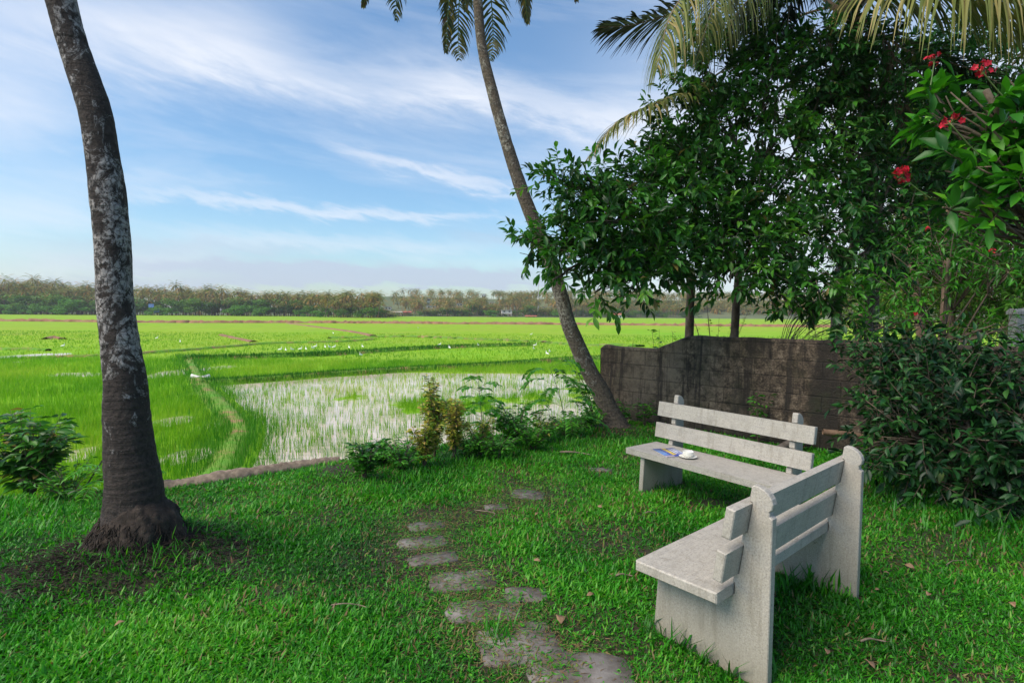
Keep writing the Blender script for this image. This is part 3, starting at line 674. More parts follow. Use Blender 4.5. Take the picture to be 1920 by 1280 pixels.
    D = np.stack([np.cos(a), np.sin(a), rng.uniform(.1, .9, n)], -1)
    scatter(g, LEAFW, P, D, np.tile([0, 0, 1.], (n, 1))+rng.normal(0, .2, (n, 3)), rng.uniform(.010, .024, n), np.clip(rng.normal(.62, .15, n), 0, .88))
    tag(g.build('lawn_grass', M['lawn_blade']), kind='stuff')
build_lawn_grass()

def build_stones():
    labs = ['grey stepping stone with a clear straight rear edge, left end of the worn trail', 'thin grey stone strip just in front of the clearest slab', 'half buried stone slab midway along the worn trail',
            'small stone scrap behind the clearest slab', 'small grey stone in the grass behind the trail, nearest the shrubs', 'dark stone slab sunk under straw between two clearer slabs',
            'bare grey stepping stone with a pointed corner near the front', 'cracked stone slab at the lower frame edge, left of the near bench', 'small stone chip right of the half buried slab', 'tiny stone patch left of the far small stone',
            'pale stone in the grass, left of the far bench leg']
    for k, (c, a, b, t) in enumerate(STONE_C):
        n = 18; an = np.arange(n)*2*PI/n+rng.uniform(-.1, .1, n)
        rr = 1/np.maximum(np.abs(np.cos(an)), np.abs(np.sin(an)))*rng.uniform(.93, 1.02, n); rr = np.minimum(rr, rng.uniform(1.15, 1.34))
        ux, uy = np.cos(an)*rr*a, np.sin(an)*rr*b; ct, st = math.cos(t), math.sin(t)
        zc = float(ground_z(np.array([c[0]]), np.array([c[1]]))[0])
        top = np.stack([c[0]+ux*ct-uy*st, c[1]+ux*st+uy*ct, zc+.006+rng.normal(0, .0022, n)], -1)
        mid = top.copy(); mid[:, :2] = c[:2]+(top[:, :2]-c[:2])*1.03; mid[:, 2] -= .006; low = mid.copy(); low[:, 2] -= .05
        cen = np.array([[c[0], c[1], zc+.009]])
        g = Geo(); V = np.vstack([top, mid, low, cen])
        Q = [[i+r*n, i+(r+1)*n, (i+1) % n+(r+1)*n, (i+1) % n+r*n] for r in range(2) for i in range(n)]
        g.add(V, [[i, (i+1) % n, 3*n] for i in range(n)], Q)
        tag(g.build('stepping_stone', M['stone_slab']), labs[k], 'stepping stone', 'stepping stones sunk in the lawn')
build_stones()

# ------------------------------------------------------------------ benches, cup, magazine
def make_bench(label):
    root = empty('park_bench'); tag(root, label, 'bench', 'two white granite garden benches')
    out = [(0, -.12), (0, .738), (.013, .747), (.015, .765), (.004, .778), (0, .80), (.006, .822), (.020, .842), (.040, .857), (.062, .866), (.086, .868), (.0945, .860),
           (.096, .845), (.103, .795), (.088, .79), (.108, .652), (.128, .648), (.134, .602), (.122, .594), (.142, .452), (.164, .448), (.170, .407), (.160, .407),
           (.160, .352), (.556, .352), (.578, 0), (.58, -.12)]
    for x0 in (0, 1.123): prism_obj('leg', out, x0, x0+.045, .004, M['granite'], root)
    prism_obj('seat', [(.163, .3535), (.163, .4045), (.59, .4045), (.59, .3535)], -.15, 1.318, .006, M['granite'], root)
    prism_obj('backrest_slat', [(.1095, .654), (.0895, .787), (.132, .793), (.152, .660)], -.15, 1.318, .005, M['granite'], root)
    prism_obj('backrest_slat', [(.1435, .455), (.1235, .590), (.168, .597), (.188, .462)], -.15, 1.318, .005, M['granite'], root)
    return root
b1 = make_bench('near white granite bench seen from behind, with a bare seat')
b1.location = (1.115, 2.321, 0); b1.rotation_euler = (0, 0, math.radians(41.2))
b2 = b1.copy(); COL.objects.link(b2)
for ch in list(b1.children):
    c = ch.copy(); COL.objects.link(c); c.parent = b2
b2['label'] = 'far white granite bench facing the lawn with a cup and magazine on its seat'
b2.location = (2.305, 4.334, -.02); b2.rotation_euler = (0, 0, math.radians(126))

def lathe(g, prof, n=32, at=(0, 0, 0)):
    an = np.arange(n)*2*PI/n; V = np.concatenate([np.stack([r*np.cos(an)+at[0], r*np.sin(an)+at[1], np.full(n, z+at[2])], -1) for r, z in prof])
    Q = [[r*n+i, r*n+(i+1) % n, (r+1)*n+(i+1) % n, (r+1)*n+i] for r in range(len(prof)-1) for i in range(n)]
    g.add(V, None, Q)
SEAT = .405-.02
cs = onz(1290, 858, SEAT)
g = Geo(); lathe(g, [(.0005, .002), (.030, .001), (.031, .0005), (.035, .004), (.058, .010), (.074, .015), (.0755, .0165), (.074, .018), (.056, .013), (.034, .008), (.0005, .0075)])
o = g.build('saucer', M['porcelain'], smooth=True); o.location = (cs[0], cs[1], SEAT); tag(o, 'cream porcelain saucer under the cup on the far bench', 'saucer')
cup = empty('cup', (cs[0], cs[1], SEAT+.0085), .7); tag(cup, 'cream porcelain tea cup standing on its saucer', 'cup')
g = Geo(); lathe(g, [(.0005, .0), (.022, .0), (.024, .003), (.034, .012), (.040, .024), (.043, .040), (.044, .056), (.0435, .058), (.041, .057), (.040, .040), (.036, .022), (.028, .012), (.0005, .008)])
g.V = [v*np.array([1.05, 1.05, .84]) for v in g.V]; g.build('body', M['porcelain'], cup, smooth=True)
g = Geo(); th = np.linspace(-1.9, 1.75, 18); tube(g, np.stack([.050+.019*np.cos(th), np.zeros(18), .032+.017*np.sin(th)], -1), .0042, 8)
g.build('handle', M['porcelain'], cup, smooth=True)

def flat(name, col, rough=.35):
    m, nt, N, L, o = nodes(name); p = N('ShaderNodeBsdfPrincipled'); n = tnoise(N, L, mapping(N, L), 60, 3)
    L(mixc(N, L, mth(N, L, 'MULTIPLY', n, .12), col, tuple(c*.6 for c in col)), p.inputs['Base Color']); p.inputs['Roughness'].default_value = rough; L(p.outputs[0], o.inputs[0]); return m
mg = onz(1256, 849, SEAT); mag = empty('magazine', (mg[0], mg[1], SEAT), math.radians(12)); tag(mag, 'blue magazine with a yellow stripe lying beside the cup', 'magazine')
def sheet(name, x0, x1, y0, y1, z, mat, parent, th=.0006):
    g = Geo(); nx = 12; xs = np.linspace(x0, x1, nx); cz = lambda x: z+.010*np.clip((x-.03)/.12, 0, 1)**2
    V = [[x, y, cz(x)+dz] for dz in (th, 0) for y in (y0, y1) for x in xs]
    Q = [[i, i+1, nx+i+1, nx+i] for i in range(nx-1)]+[[2*nx+i, 3*nx+i, 3*nx+i+1, 2*nx+i+1] for i in range(nx-1)]
    Q += [[i, 2*nx+i, 2*nx+i+1, i+1] for i in range(nx-1)]+[[nx+i, nx+i+1, 3*nx+i+1, 3*nx+i] for i in range(nx-1)]+[[0, nx, 3*nx, 2*nx], [nx-1, 3*nx-1, 4*nx-1, 2*nx-1]]
    g.add(V, None, Q); return g.build(name, mat, parent)
sheet('pages', -.10, .102, -.135, .135, .0006, flat('paper', (.72, .68, .62), .7), mag, .006)
cov = sheet('cover', -.102, .104, -.137, .137, .0072, flat('cover_blue', (.05, .07, .33)), mag)
for nm, x0, x1, y0, y1, col in [('cover_panel', -.10, -.02, -.134, -.10, (.55, .45, .55)), ('cover_panel', -.10, -.045, -.09, .10, (.16, .28, .55)), ('cover_stripe', -.02, .018, -.09, .134, (.72, .52, .10)), ('cover_stripe', -.022, -.016, -.09, .134, (.70, .66, .62)),
                                ('cover_panel', .030, .048, -.05, .11, (.70, .70, .74)), ('cover_panel', .060, .076, -.02, .11, (.70, .70, .74)), ('cover_panel', .030, .076, -.06, -.045, (.70, .70, .74)),
                                ('cover_panel', .03, .076, -.115, -.085, (.20, .32, .6)), ('cover_panel', .084, .1, -.12, .125, (.55, .58, .68))]:
    sheet(nm, x0, x1, y0, y1, .0080, flat('print', col), cov, .0003)

# ------------------------------------------------------------------ boundary wall
WO = np.array([1.42, 8.85]); WA = -math.atan2(.688, .725)
def build_wall():
    Lw = 14.0; nx = int(Lw/.05); nz = 36
    xs = np.linspace(0, Lw, nx)
    def top(x):
        low = 1.12; full = 1.31
        # the step up happens between the two posts' distances
        return np.interp(x, [0, .05, .10, .95, 1.48, 20], [low-.05, low-.01, low, low-.03, full, full+.0])+(fbm(x*3, x*0+2., 3)-.5)*.03
    tp = top(xs); g = Geo(); V = []; zb = -.5
    def sec(x, t):
        prof = []
        for k in range(nz): prof.append((0.0, zb+(t-.015-zb)*k/(nz-1)))
        prof += [(.018, t), (.065, t+.006), (.115, t), (.13, t-.015), (.13, zb)]
        return prof
    for i, x in enumerate(xs):
        for (y, z) in sec(x, tp[i]):
            dy = (float(fbm(np.array(x*4.0), np.array(z*4.0), 4))-.5)*.03 if y < .01 else 0
            if y > 0 and z > t_min(tp[i]): z += (float(vnoise(np.array(x*25), np.array(y*40)))-.5)*.012
            V.append([x, y+dy, z])
    k = nz+5; i = np.arange(nx-1)[:, None]*k; j = np.arange(k-1)[None]
    g.add(V, None, np.stack([i+j, i+j+1, i+k+j+1, i+k+j], -1).reshape(-1, 4))
    n0 = len(V); e = V[:k]; g.add(e, [[0, a, a+1] for a in range(1, k-1)])
    o = g.build('boundary_wall', M['old_wall']); o.location = (WO[0], WO[1], 0); o.rotation_euler = (0, 0, WA)
    tag(o, 'old dark weathered concrete block wall behind the benches, with a stepped top', 'wall')
def t_min(t): return t-.03
build_wall()
def wall_pt(s, off=0.0, z=0.0):
    """point s metres along the wall; off > 0 is on the lawn side"""
    return np.array([WO[0]+s*math.cos(WA)+off*math.sin(WA), WO[1]+s*math.sin(WA)-off*math.cos(WA), z])

# low mud-and-stone edging between the near palm and the mound
def build_edging():
    P = spline([(-3.25, 4.98), (-2.9, 5.16), (-2.5, 5.45), (-2.15, 5.72), (-1.85, 5.88)], 70); g = Geo()
    path = np.column_stack([P, np.full(70, -.02)+(fbm(P[:, 0]*4, P[:, 1]*4, 3)-.5)*.04])
    tube(g, path, .085+(fbm(P[:, 0]*6, P[:, 1]*6+4, 3)-.5)*.04, 14, jit=.08)
    tag(g.build('edging', M['dead_wood'], smooth=True), 'low weathered brown log edging at the lawn rim right of the thick palm', 'edging')
build_edging()

# ------------------------------------------------------------------ palms
def leaflets(g, P, Dv, Nn, Ln, wid, droop, a, segs=4, rnd=.12):
    """drooping strips; P base, Dv direction, Nn plane normal"""
    n = len(P); d = nrm(Dv+rng.normal(0, rnd, (n, 3))); w = nrm(np.cross(d, Nn)); pts = [P]; ds = d
    st = (Ln/segs)[:, None]; dr = np.broadcast_to(droop, (n,))[:, None]
    for k in range(segs):
        ds = nrm(ds+np.array([0, 0, -1.])*dr*(k+.4)/segs); pts.append(pts[-1]+ds*st)
    prof = [.55, 1, .85, .5, .04] if segs == 4 else [.7, 1, .05]
    V = []
    for k, p in enumerate(pts):
        ww = w*wid[:, None]*prof[k]*.5; V += [p-ww, p+ww]
    V = np.stack(V, 1); m = 2*(segs+1)
    q = np.array([[2*k, 2*k+1, 2*k+3, 2*k+2] for k in range(segs)])
    g.add(V.reshape(-1, 3), None, (q[None]+(np.arange(n)*m)[:, None, None]).reshape(-1, 4), np.repeat(a, m))

def frond(gl, gr, ctrl, n=80, ll=.55, wid=.035, droop=.55, v=.5, vs=.15, r0=.022, start=.12, lift=.25, segs=4, back=0.0):
    P = spline(ctrl, 60); T = nrm(np.gradient(P, axis=0))
    up = np.array([0, 0, 1.]); side = nrm(np.cross(T, up)+1e-6*np.array([1, 0, 0])); Nn = nrm(np.cross(side, T))
    tube(gr, P, np.linspace(r0, .004, 60), 5, v*.5)
    t = np.repeat(np.linspace(start, .995, n), 2); t = np.clip(t+rng.normal(0, .3/n, len(t)), start, .999); s = np.tile([1., -1.], n)
    i = (t*59).astype(int); f = (t*59-i)[:, None]; j = np.minimum(i+1, 59)
    p = P[i]*(1-f)+P[j]*f; Tt = T[i]; sd_ = side[i]*s[:, None]; nn = Nn[i]
    fw = (.45+.6*t**2)[:, None]
    D = sd_*1.0+Tt*fw+nn*lift
    prof = np.clip(np.sin(PI*np.clip((t-start)/(1-start)*.86+.12, 0, 1))**.7, .12, 1)
    a = np.clip(rng.normal(v, vs, len(t)), 0, 1)
    leaflets(gl, p, D, nn, ll*prof*rng.uniform(.85, 1.1, len(t)), np.full(len(t), wid)*rng.uniform(.8, 1.1, len(t)), droop, a, segs)

def auto_frond(gl, gr, top, az, el, length, sag, **kw):
    """a frond from the crown: azimuth, start elevation, length, sag"""
    c = [np.array(top, float)]; e = el; p = c[0].copy(); k = 6
    for i in range(k):
        p = p+np.array([math.cos(az)*math.cos(e), math.sin(az)*math.cos(e), math.sin(e)])*length/k; c.append(p.copy()); e -= sag/k*(1+.35*i)
    frond(gl, gr, c, **kw)

def ring_trunk(path, radii, jit, root=None, sides=28):
    g = Geo(); P = np.asarray(path); n = len(P)
    rr = np.array(radii)*(1+.006*np.sin(np.arange(n)*1.1)+rng.normal(0, .004, n))
    def oval(t, an):
        z = P[:, 2][:, None]
        return 1+jit*(fbm(an*1.3*0+np.cos(an)*2+5, z*5+np.sin(an)*2, 4)-.5)*2
    tube(g, P, rr, sides, oval=oval); return g

# near palm
def build_palm_a():
    rows = [(258, 1085, 118), (257, 1060, 108), (256, 1035, 92), (256, 1005, 78), (254, 975, 68), (252, 940, 61), (250, 900, 56), (244, 856, 52), (238, 778, 46), (235, 713, 42), (226, 650, 39), (216, 560, 36.5), (211, 459, 36),
            (203, 372, 36), (191, 284, 33), (175, 197, 33), (138, 87, 30), (114, 0, 31)]
    D0 = PALM_A[1]; pts = []; rad = []
    for px, py, hw in rows:
        D = D0+.0*py; p = aty(px, py, D); pts.append(p); rad.append(hw*D/F/math.sqrt(1+((px-960)/F)**2))
    pts = np.array(pts); pts[0][2] = -.12
    n = 260; path = spline(pts, n); t = np.linspace(0, len(rad)-1, n); r = np.interp(t, range(len(rad)), rad)
    # above the frame it keeps leaning left up to its crown
    last = path[-1]; ext = spline([last, last+[-.38, .12, .8], last+[-.7, .2, 1.9], last+[-.95, .25, 3.0], last+[-1.1, .3, 4.2]], 80)[1:]
    path = np.vstack([path, ext]); r = np.concatenate([r, np.linspace(r[-1], .085, len(ext))])
    root = empty('coconut_palm', (PALM_A[0], PALM_A[1], 0)); tag(root, 'thick lichen-spotted coconut palm trunk rising from the near lawn at left', 'palm tree')
    off = np.array([PALM_A[0], PALM_A[1], 0])
    g = ring_trunk(path-off, r, .045, sides=40); g.build('trunk', M['palm_bark_near'], root, smooth=True)
    # root boss: hundreds of short matted roots
    g = Geo()
    def lump(t, an): return 1+(fbm(np.cos(an)*1.6+7, np.sin(an)*1.6+t*2.2, 4)-.5)*.55+.10*np.exp(-((an-.2)/.6)**2)+(fbm(np.cos(an)*7+3, np.sin(an)*7+t*9, 3)-.5)*.22
    tz = np.linspace(-.10, .44, 40)
    tube(g, np.column_stack([.02*np.exp(-((tz-.2)/.12)**2), np.zeros(40), tz]), np.interp(tz, [-.10, .0, .10, .18, .26, .34, .44], [.52, .385, .295, .245, .208, .17, .11]), 72, oval=lump, jit=.02)
    # short matted roots, thickest on the right-hand boss
    k = 4200; a = np.where(rng.random(k) < .45, rng.normal(-.2, .75, k), rng.uniform(-PI, PI, k)); hh = rng.random(k)**1.2*.30
    rad0 = np.interp(hh, [.0, .10, .18, .26, .34], [.385, .295, .245, .208, .17])*(lump(hh*1.85+.19, a)+.02)
    P0 = np.stack([np.cos(a)*rad0, np.sin(a)*rad0, hh], -1); b_ = rng.normal(0, .5, k); L_ = rng.uniform(.02, .07, k)
    P1 = P0+np.stack([np.cos(a)*L_*.45-np.sin(a)*b_*L_, np.sin(a)*L_*.45+np.cos(a)*b_*L_, -L_*.8], -1); P0 = P0-np.stack([np.cos(a), np.sin(a), a*0], -1)*.004
    sticks(g, P0, P1, .0040, .0018, a=.3, sides=3)
    k = 5000; a = rng.uniform(-PI, PI, k); rr2 = .24+.62*rng.random(k)**1.3; X_ = np.cos(a)*rr2-.04; Y_ = np.sin(a)*rr2*.85-.08
    P0 = np.stack([X_, Y_, ground_z(X_+off[0], Y_+off[1])+rng.uniform(-.004, .018, k)], -1); b_ = a+rng.normal(0, 1.1, k); L_ = rng.uniform(.02, .08, k)
    P1 = P0+np.stack([np.cos(b_)*L_, np.sin(b_)*L_, rng.normal(0, .008, k)], -1); sticks(g, P0, P1, .0028, .0012, a=.3, sides=3)
    g.build('root_boss', M['root'], root)
    gl, gr = Geo(), Geo(); top = path[-1]-off
    for k in range(15):
        auto_frond(gl, gr, top, k*2.4, .9-(k % 5)*.28, rng.uniform(3.2, 3.9), 1.5+.2*(k % 4), n=60, ll=.6, wid=.04, droop=.7, v=.5)
    c = gl.build('crown', M['palm_leaf'], root); gr.build('frond_stem', M['green_stem'], root)
build_palm_a()

# leaning palm by the wall end
def build_palm_b():
    rows = [(1156, 815, 37), (1152, 803, 32), (1149, 790, 25), (1139, 765, 20), (1126, 734, 18), (1108, 702, 16.5), (1088, 660, 16), (1066, 607, 14.5), (1052, 553, 14), (1033, 495, 14), (1009.5, 437, 13.5), (976, 350, 13),
            (948, 262, 11.5), (924, 175, 11), (903.5, 87, 9.8), (895.7, 0, 9.3), (889, -70, 9), (882, -140, 8.8)]
    D0 = PALM_B[1]; pts = np.array([aty(px, py, D0+.0004*(800-py)) for px, py, _ in rows]); rad = np.array([h*D0/F*.96 for *_, h in rows])
    pts[0][2] = -.15
    n = 300; path = spline(pts, n); r = np.interp(np.linspace(0, len(rad)-1, n), range(len(rad)), rad)
    off = np.array([PALM_B[0], PALM_B[1], 0])
    root = empty('coconut_palm', off); tag(root, 'tall slender coconut palm leaning left beside the wall end', 'palm tree')
    ring_trunk(path-off, r, .05, sides=22).build('trunk', M['palm_bark_mid'], root, smooth=True)
    gl, gr = Geo(), Geo(); top = path[-1]
    Dc = D0+.4
    for c in ([(882, -140), (800, -205), (715, -120), (680, 14)], [(882, -140), (862, -175), (846, -70), (836, 100)], [(882, -140), (925, -190), (972, -80), (990, 44)], [(882, -140), (975, -215), (1050, -120), (1082, 2)],
              [(882, -140), (870, -190), (870, -120), (873, 20)]):
        frond(gl, gr, [aty(*p, Dc+(-.25+.25*i)) for i, p in enumerate(c)]-off, n=150, ll=.36, wid=.028, droop=.75, v=.45, vs=.3, lift=.0, start=.1)
    for k in range(12):
        auto_frond(gl, gr, top-off, k*2.4+.5, 1.2-(k % 4)*.3, rng.uniform(2.6, 3.2), 1.2+.15*(k % 4), n=50, ll=.5, wid=.035, droop=.6, v=.45)
    gl.build('crown', M['palm_gold'], root); gr.build('frond_stem', M['green_stem'], root)
build_palm_b()

# palm behind the wall whose fronds fill the upper right
def build_palm_c():
    base = aty(1634, 640, 8.7); base[2] = -.1; top = aty(1592, 5, 8.3)
    off = base.copy(); root = empty('coconut_palm', base); tag(root, 'coconut palm behind the wall whose big fronds hang into the upper right', 'palm tree')
    path = spline([base+[0, 0, -.2], base+[0, 0, .4], aty(1636, 500, 8.6), aty(1633, 330, 8.5), aty(1618, 170, 8.4), top+[0, 0, .15]], 160)
    ring_trunk(path-off, np.interp(np.linspace(0, 1, 160), [0, .08, .2, 1], [.17, .12, .10, .085]), .05, sides=18).build('trunk', M['palm_bark_mid'], root, smooth=True)
    G = {k: Geo() for k in ('palm_leaf', 'palm_dark', 'palm_dead')}; gr = Geo()
    def fr(mat, c, **kw): frond(G[mat], gr, np.array([aty(*p) for p in c])-off, **kw)
    T0 = (1592, 5, 8.3)
    # right-hand frond with long olive leaflets
    fr('palm_leaf', [T0, (1680, -30, 7.4), (1790, -40, 6.7), (1910, -8, 6.2), (2040, 70, 5.8)], n=96, ll=1.65, wid=.040, droop=.9, v=.82, vs=.12, lift=-.1, start=.06, r0=.03)
    fr('palm_leaf', [T0, (1700, -18, 7.8), (1830, -12, 7.3), (1980, 40, 7.0), (2100, 140, 6.8)], n=104, ll=1.05, wid=.042, droop=.6, v=.72, vs=.15, lift=-.1, start=.08, r0=.03)
    fr('palm_dark', [(1592, 12, 8.4), (1700, 95, 8.4), (1820, 130, 8.2), (1960, 205, 8.0)], n=66, ll=.7, wid=.04, droop=.5, v=.45, lift=.1)
    # left-hand fronds
    fr('palm_leaf', [T0, (1470, -110, 7.6), (1340, -60, 7.3), (1262, 20, 7.1), (1232, 130, 7.0)], n=96, ll=1.15, wid=.026, droop=1.4, v=.66, vs=.2, lift=-.15, start=.2)
    fr('palm_leaf', [T0, (1500, -80, 7.9), (1410, -60, 7.7), (1345, 0, 7.4), (1310, 100, 7.3)], n=90, ll=1.15, wid=.024, droop=1.5, v=.55, vs=.2, lift=-.2, start=.2)
    fr('palm_dark', [T0, (1520, -60, 8.2), (1440, -30, 8.0), (1380, 30, 8.0), (1350, 110, 8.0)], n=70, ll=.8, wid=.024, droop=1.6, v=.45, vs=.2, lift=-.2, start=.2)
    fr('palm_dark', [T0, (1450, -60, 8.6), (1300, 10, 8.6), (1200, 44, 8.6), (1124, 52, 8.6)], n=84, ll=.85, wid=.045, droop=.30, v=.15, lift=.05, start=.2)
    fr('palm_leaf', [T0, (1480, 40, 8.9), (1330, 150, 8.4), (1230, 193, 8.0), (1155, 232, 7.8), (1095, 306, 7.7)], n=110, ll=.66, wid=.040, droop=.5, v=.75, vs=.2, lift=.0, start=.3)
    fr('palm_dark', [T0, (1480, -30, 7.9), (1420, 40, 8.2), (1400, 110, 8.2)], n=70, ll=.6, wid=.026, droop=.8, v=.3, lift=0)
    fr('palm_dark', [T0, (1540, -60, 7.6), (1490, -20, 8), (1475, 60, 8)], n=70, ll=.6, wid=.026, droop=.8, v=.25, lift=0)
    for c_, kw in (([(1560, 80, 8.6), (1430, 200, 8.8), (1310, 290, 8.8), (1235, 330, 8.8), (1205, 352, 8.8)], dict(n=40, ll=.45, wid=.03, droop=1.4, v=.4, lift=-.2, start=.45, r0=.02)),
                   ([(1592, 20, 8.3), (1650, 60, 7.9), (1690, 150, 7.8), (1700, 260, 7.8)], dict(n=40, ll=.5, wid=.03, droop=1.2, v=.5, lift=-.2))):
        g1 = Geo(); frond(g1, g1, np.array([aty(*p) for p in c_])-off, **kw); g1.build('dead_frond', M['palm_dead'], root)
    for k in range(7):
        auto_frond(G['palm_leaf'], gr, np.array(top)-off, .2+k*.9, 1.25-(k % 3)*.25, 3.4, 1.1, n=60, ll=.7, wid=.04, droop=.6, v=.5)
    for k in range(7):   # old leaf bases at the crown
        a = k*.9; p = top-off; sticks(gr, np.array([p+[0, 0, -.25]]), np.array([p+[math.cos(a)*.5, math.sin(a)*.5, .35]]), .05, .025, a=.8, sides=5)
    for k, nm in (('palm_leaf', 'crown'), ('palm_dark', 'crown')): G[k].build(nm, M[k], root)
    gr.build('frond_stem', M['dead_wood'], root)
build_palm_c()

# ------------------------------------------------------------------ broadleaf trees and shrubs
def foliage(gl, gt, blobs, per, leaf, tmpl=LEAF, tw=(.22, .45), nl=(9, 15), droop=.35, up=.15, spread=.9, vmean=.45, vsd=.22, shell=.3, ws=None, zmin=None):
    """twigs with alternate leaves filling ellipsoids; blobs = [(centre, (rx, ry, rz))]"""
    for c, r in blobs:
        c = np.asarray(c, float); r = np.asarray(r, float); n = max(3, int(per*(r[0]*r[1]*r[2])**(2/3)*10))
        d = nrm(rng.normal(size=(n, 3))); rad = (shell+(1-shell)*rng.random(n)**.6)[:, None]
        p0 = c+d*rad*r*(.8+.35*rng.random((n, 1)))
        if zmin is not None: p0[:, 2] = np.maximum(p0[:, 2], zmin+.05)
        td = nrm(d*.8+rng.normal(0, .45, (n, 3))+[0, 0, up]); tl = rng.uniform(*tw, n)[:, None]
        p1 = p0+td*tl
        sticks(gt, p0, p0+td*tl*.9, .0045, .002, sides=3)
        m = rng.integers(nl[0], nl[1]+1, n); idx = np.repeat(np.arange(n), m); k = len(idx)
        t = np.concatenate([np.linspace(.1, 1, q) for q in m])+rng.normal(0, .03, k)
        T = td[idx]; u = nrm(np.cross(T, rng.normal(size=(k, 3)))); base = p0[idx]+T*tl[idx]*t[:, None]
        D = u*spread+T*(.25+.8*t[:, None])+[0, 0, -droop]
        Nn = np.array([0, 0, 1.])*1.2+rng.normal(0, .55, (k, 3))+T*.3
        clus = np.clip(rng.normal(vmean, vsd*.7, n), 0, 1)[idx]
        a = np.clip(clus+rng.normal(0, vsd*.6, k), 0, .94); a = np.where(rng.random(k) < .012, 1., a)
        scatter(gl, tmpl, base, D, Nn, leaf*rng.uniform(.6, 1.25, k), a, ws)

def blob(px, py, D, wx, wz, dy=None):
    c = aty(px, py, D); rx, rz = wx*D/F, wz*D/F; return (c, (rx, dy if dy else (rx+rz)/2, rz))

def limbs(gt, base, r0, blobs, wob=.12, fork=.45):
    """trunk up to a fork, then a limb into every foliage mass"""
    cs = np.array([b[0] for b in blobs]); cen = cs.mean(0); zf = base[2]+(cen[2]-base[2])*fork
    fk = np.array([base[0]+(cen[0]-base[0])*.03, base[1]+(cen[1]-base[1])*.03, zf])
    mid = (base+fk)/2+rng.normal(0, .03, 3)
    tr = spline([base+[0, 0, -.2], base+[0, 0, .05], mid, fk], 24); gT = Geo(); tube(gT, tr, np.linspace(r0*1.25, r0*.8, 24), 12, jit=.05)
    top = spline([fk, (fk+cen)/2+rng.normal(0, .06, 3), cen+[0, 0, .3]], 20); tube(gT, top, np.linspace(r0*.78, .015, 20), 8, jit=.05)
    for c, r in blobs:
        c = np.asarray(c); s = top[rng.integers(0, 14)]; q = s*.5+c*.5+rng.normal(0, wob, 3)+[0, 0, .1]
        tube(gT, spline([s, q, c, c+(c-q)*.1], 16), np.linspace(r0*.35, .006, 16), 6, jit=.05)
        for k in range(5):
            e = c+rng.normal(size=3)*np.asarray(r)*.7; tube(gT, spline([q, (q+e)/2+rng.normal(0, .05, 3), e], 8), np.linspace(.012, .004, 8), 4)
    return gT

def tree(name, label, base, r0, blobs, per, leaf, mat, bark='bark', tmpl=LEAF, group=None, cat='tree', trunk='trunk', fork=.45, **kw):
    base = np.asarray(base, float); root = empty(name, base); tag(root, label, cat, group)
    bl = [(np.asarray(c)-base, r) for c, r in blobs]
    gl, gt = Geo(), Geo(); foliage(gl, gt, bl, per, leaf, tmpl, **kw)
    gT = limbs(gt, np.zeros(3), r0, bl, fork=fork); gT.merge(gt).build(trunk, M[bark], root, smooth=True)
    gl.build('crown', M[mat], root)
    return root

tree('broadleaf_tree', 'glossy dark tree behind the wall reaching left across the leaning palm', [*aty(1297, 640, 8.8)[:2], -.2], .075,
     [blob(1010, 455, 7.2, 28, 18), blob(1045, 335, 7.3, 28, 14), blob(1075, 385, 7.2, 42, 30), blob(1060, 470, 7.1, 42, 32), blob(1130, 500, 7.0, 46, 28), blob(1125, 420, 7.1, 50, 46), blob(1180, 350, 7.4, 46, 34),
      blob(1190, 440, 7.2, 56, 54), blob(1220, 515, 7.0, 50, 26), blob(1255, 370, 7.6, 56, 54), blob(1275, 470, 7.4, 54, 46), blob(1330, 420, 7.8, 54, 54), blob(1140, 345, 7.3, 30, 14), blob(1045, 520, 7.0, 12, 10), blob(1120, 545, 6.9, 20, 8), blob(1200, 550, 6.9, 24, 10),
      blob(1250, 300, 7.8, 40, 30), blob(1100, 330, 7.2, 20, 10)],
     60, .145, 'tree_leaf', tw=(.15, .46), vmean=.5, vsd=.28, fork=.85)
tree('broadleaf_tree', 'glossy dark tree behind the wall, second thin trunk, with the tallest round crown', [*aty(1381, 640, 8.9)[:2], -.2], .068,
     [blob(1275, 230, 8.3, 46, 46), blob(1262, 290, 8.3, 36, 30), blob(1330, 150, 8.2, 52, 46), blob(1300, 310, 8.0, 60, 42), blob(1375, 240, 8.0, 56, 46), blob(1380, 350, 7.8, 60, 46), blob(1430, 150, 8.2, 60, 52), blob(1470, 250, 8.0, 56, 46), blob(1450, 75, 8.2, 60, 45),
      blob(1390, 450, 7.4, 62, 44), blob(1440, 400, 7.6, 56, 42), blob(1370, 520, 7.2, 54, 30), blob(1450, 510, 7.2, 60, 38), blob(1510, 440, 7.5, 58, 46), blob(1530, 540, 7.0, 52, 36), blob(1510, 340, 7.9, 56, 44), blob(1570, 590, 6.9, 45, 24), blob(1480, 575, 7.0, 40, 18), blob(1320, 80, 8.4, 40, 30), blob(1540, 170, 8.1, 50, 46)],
     46, .135, 'tree_leaf', tw=(.15, .44), vmean=.48, vsd=.28, fork=.7)
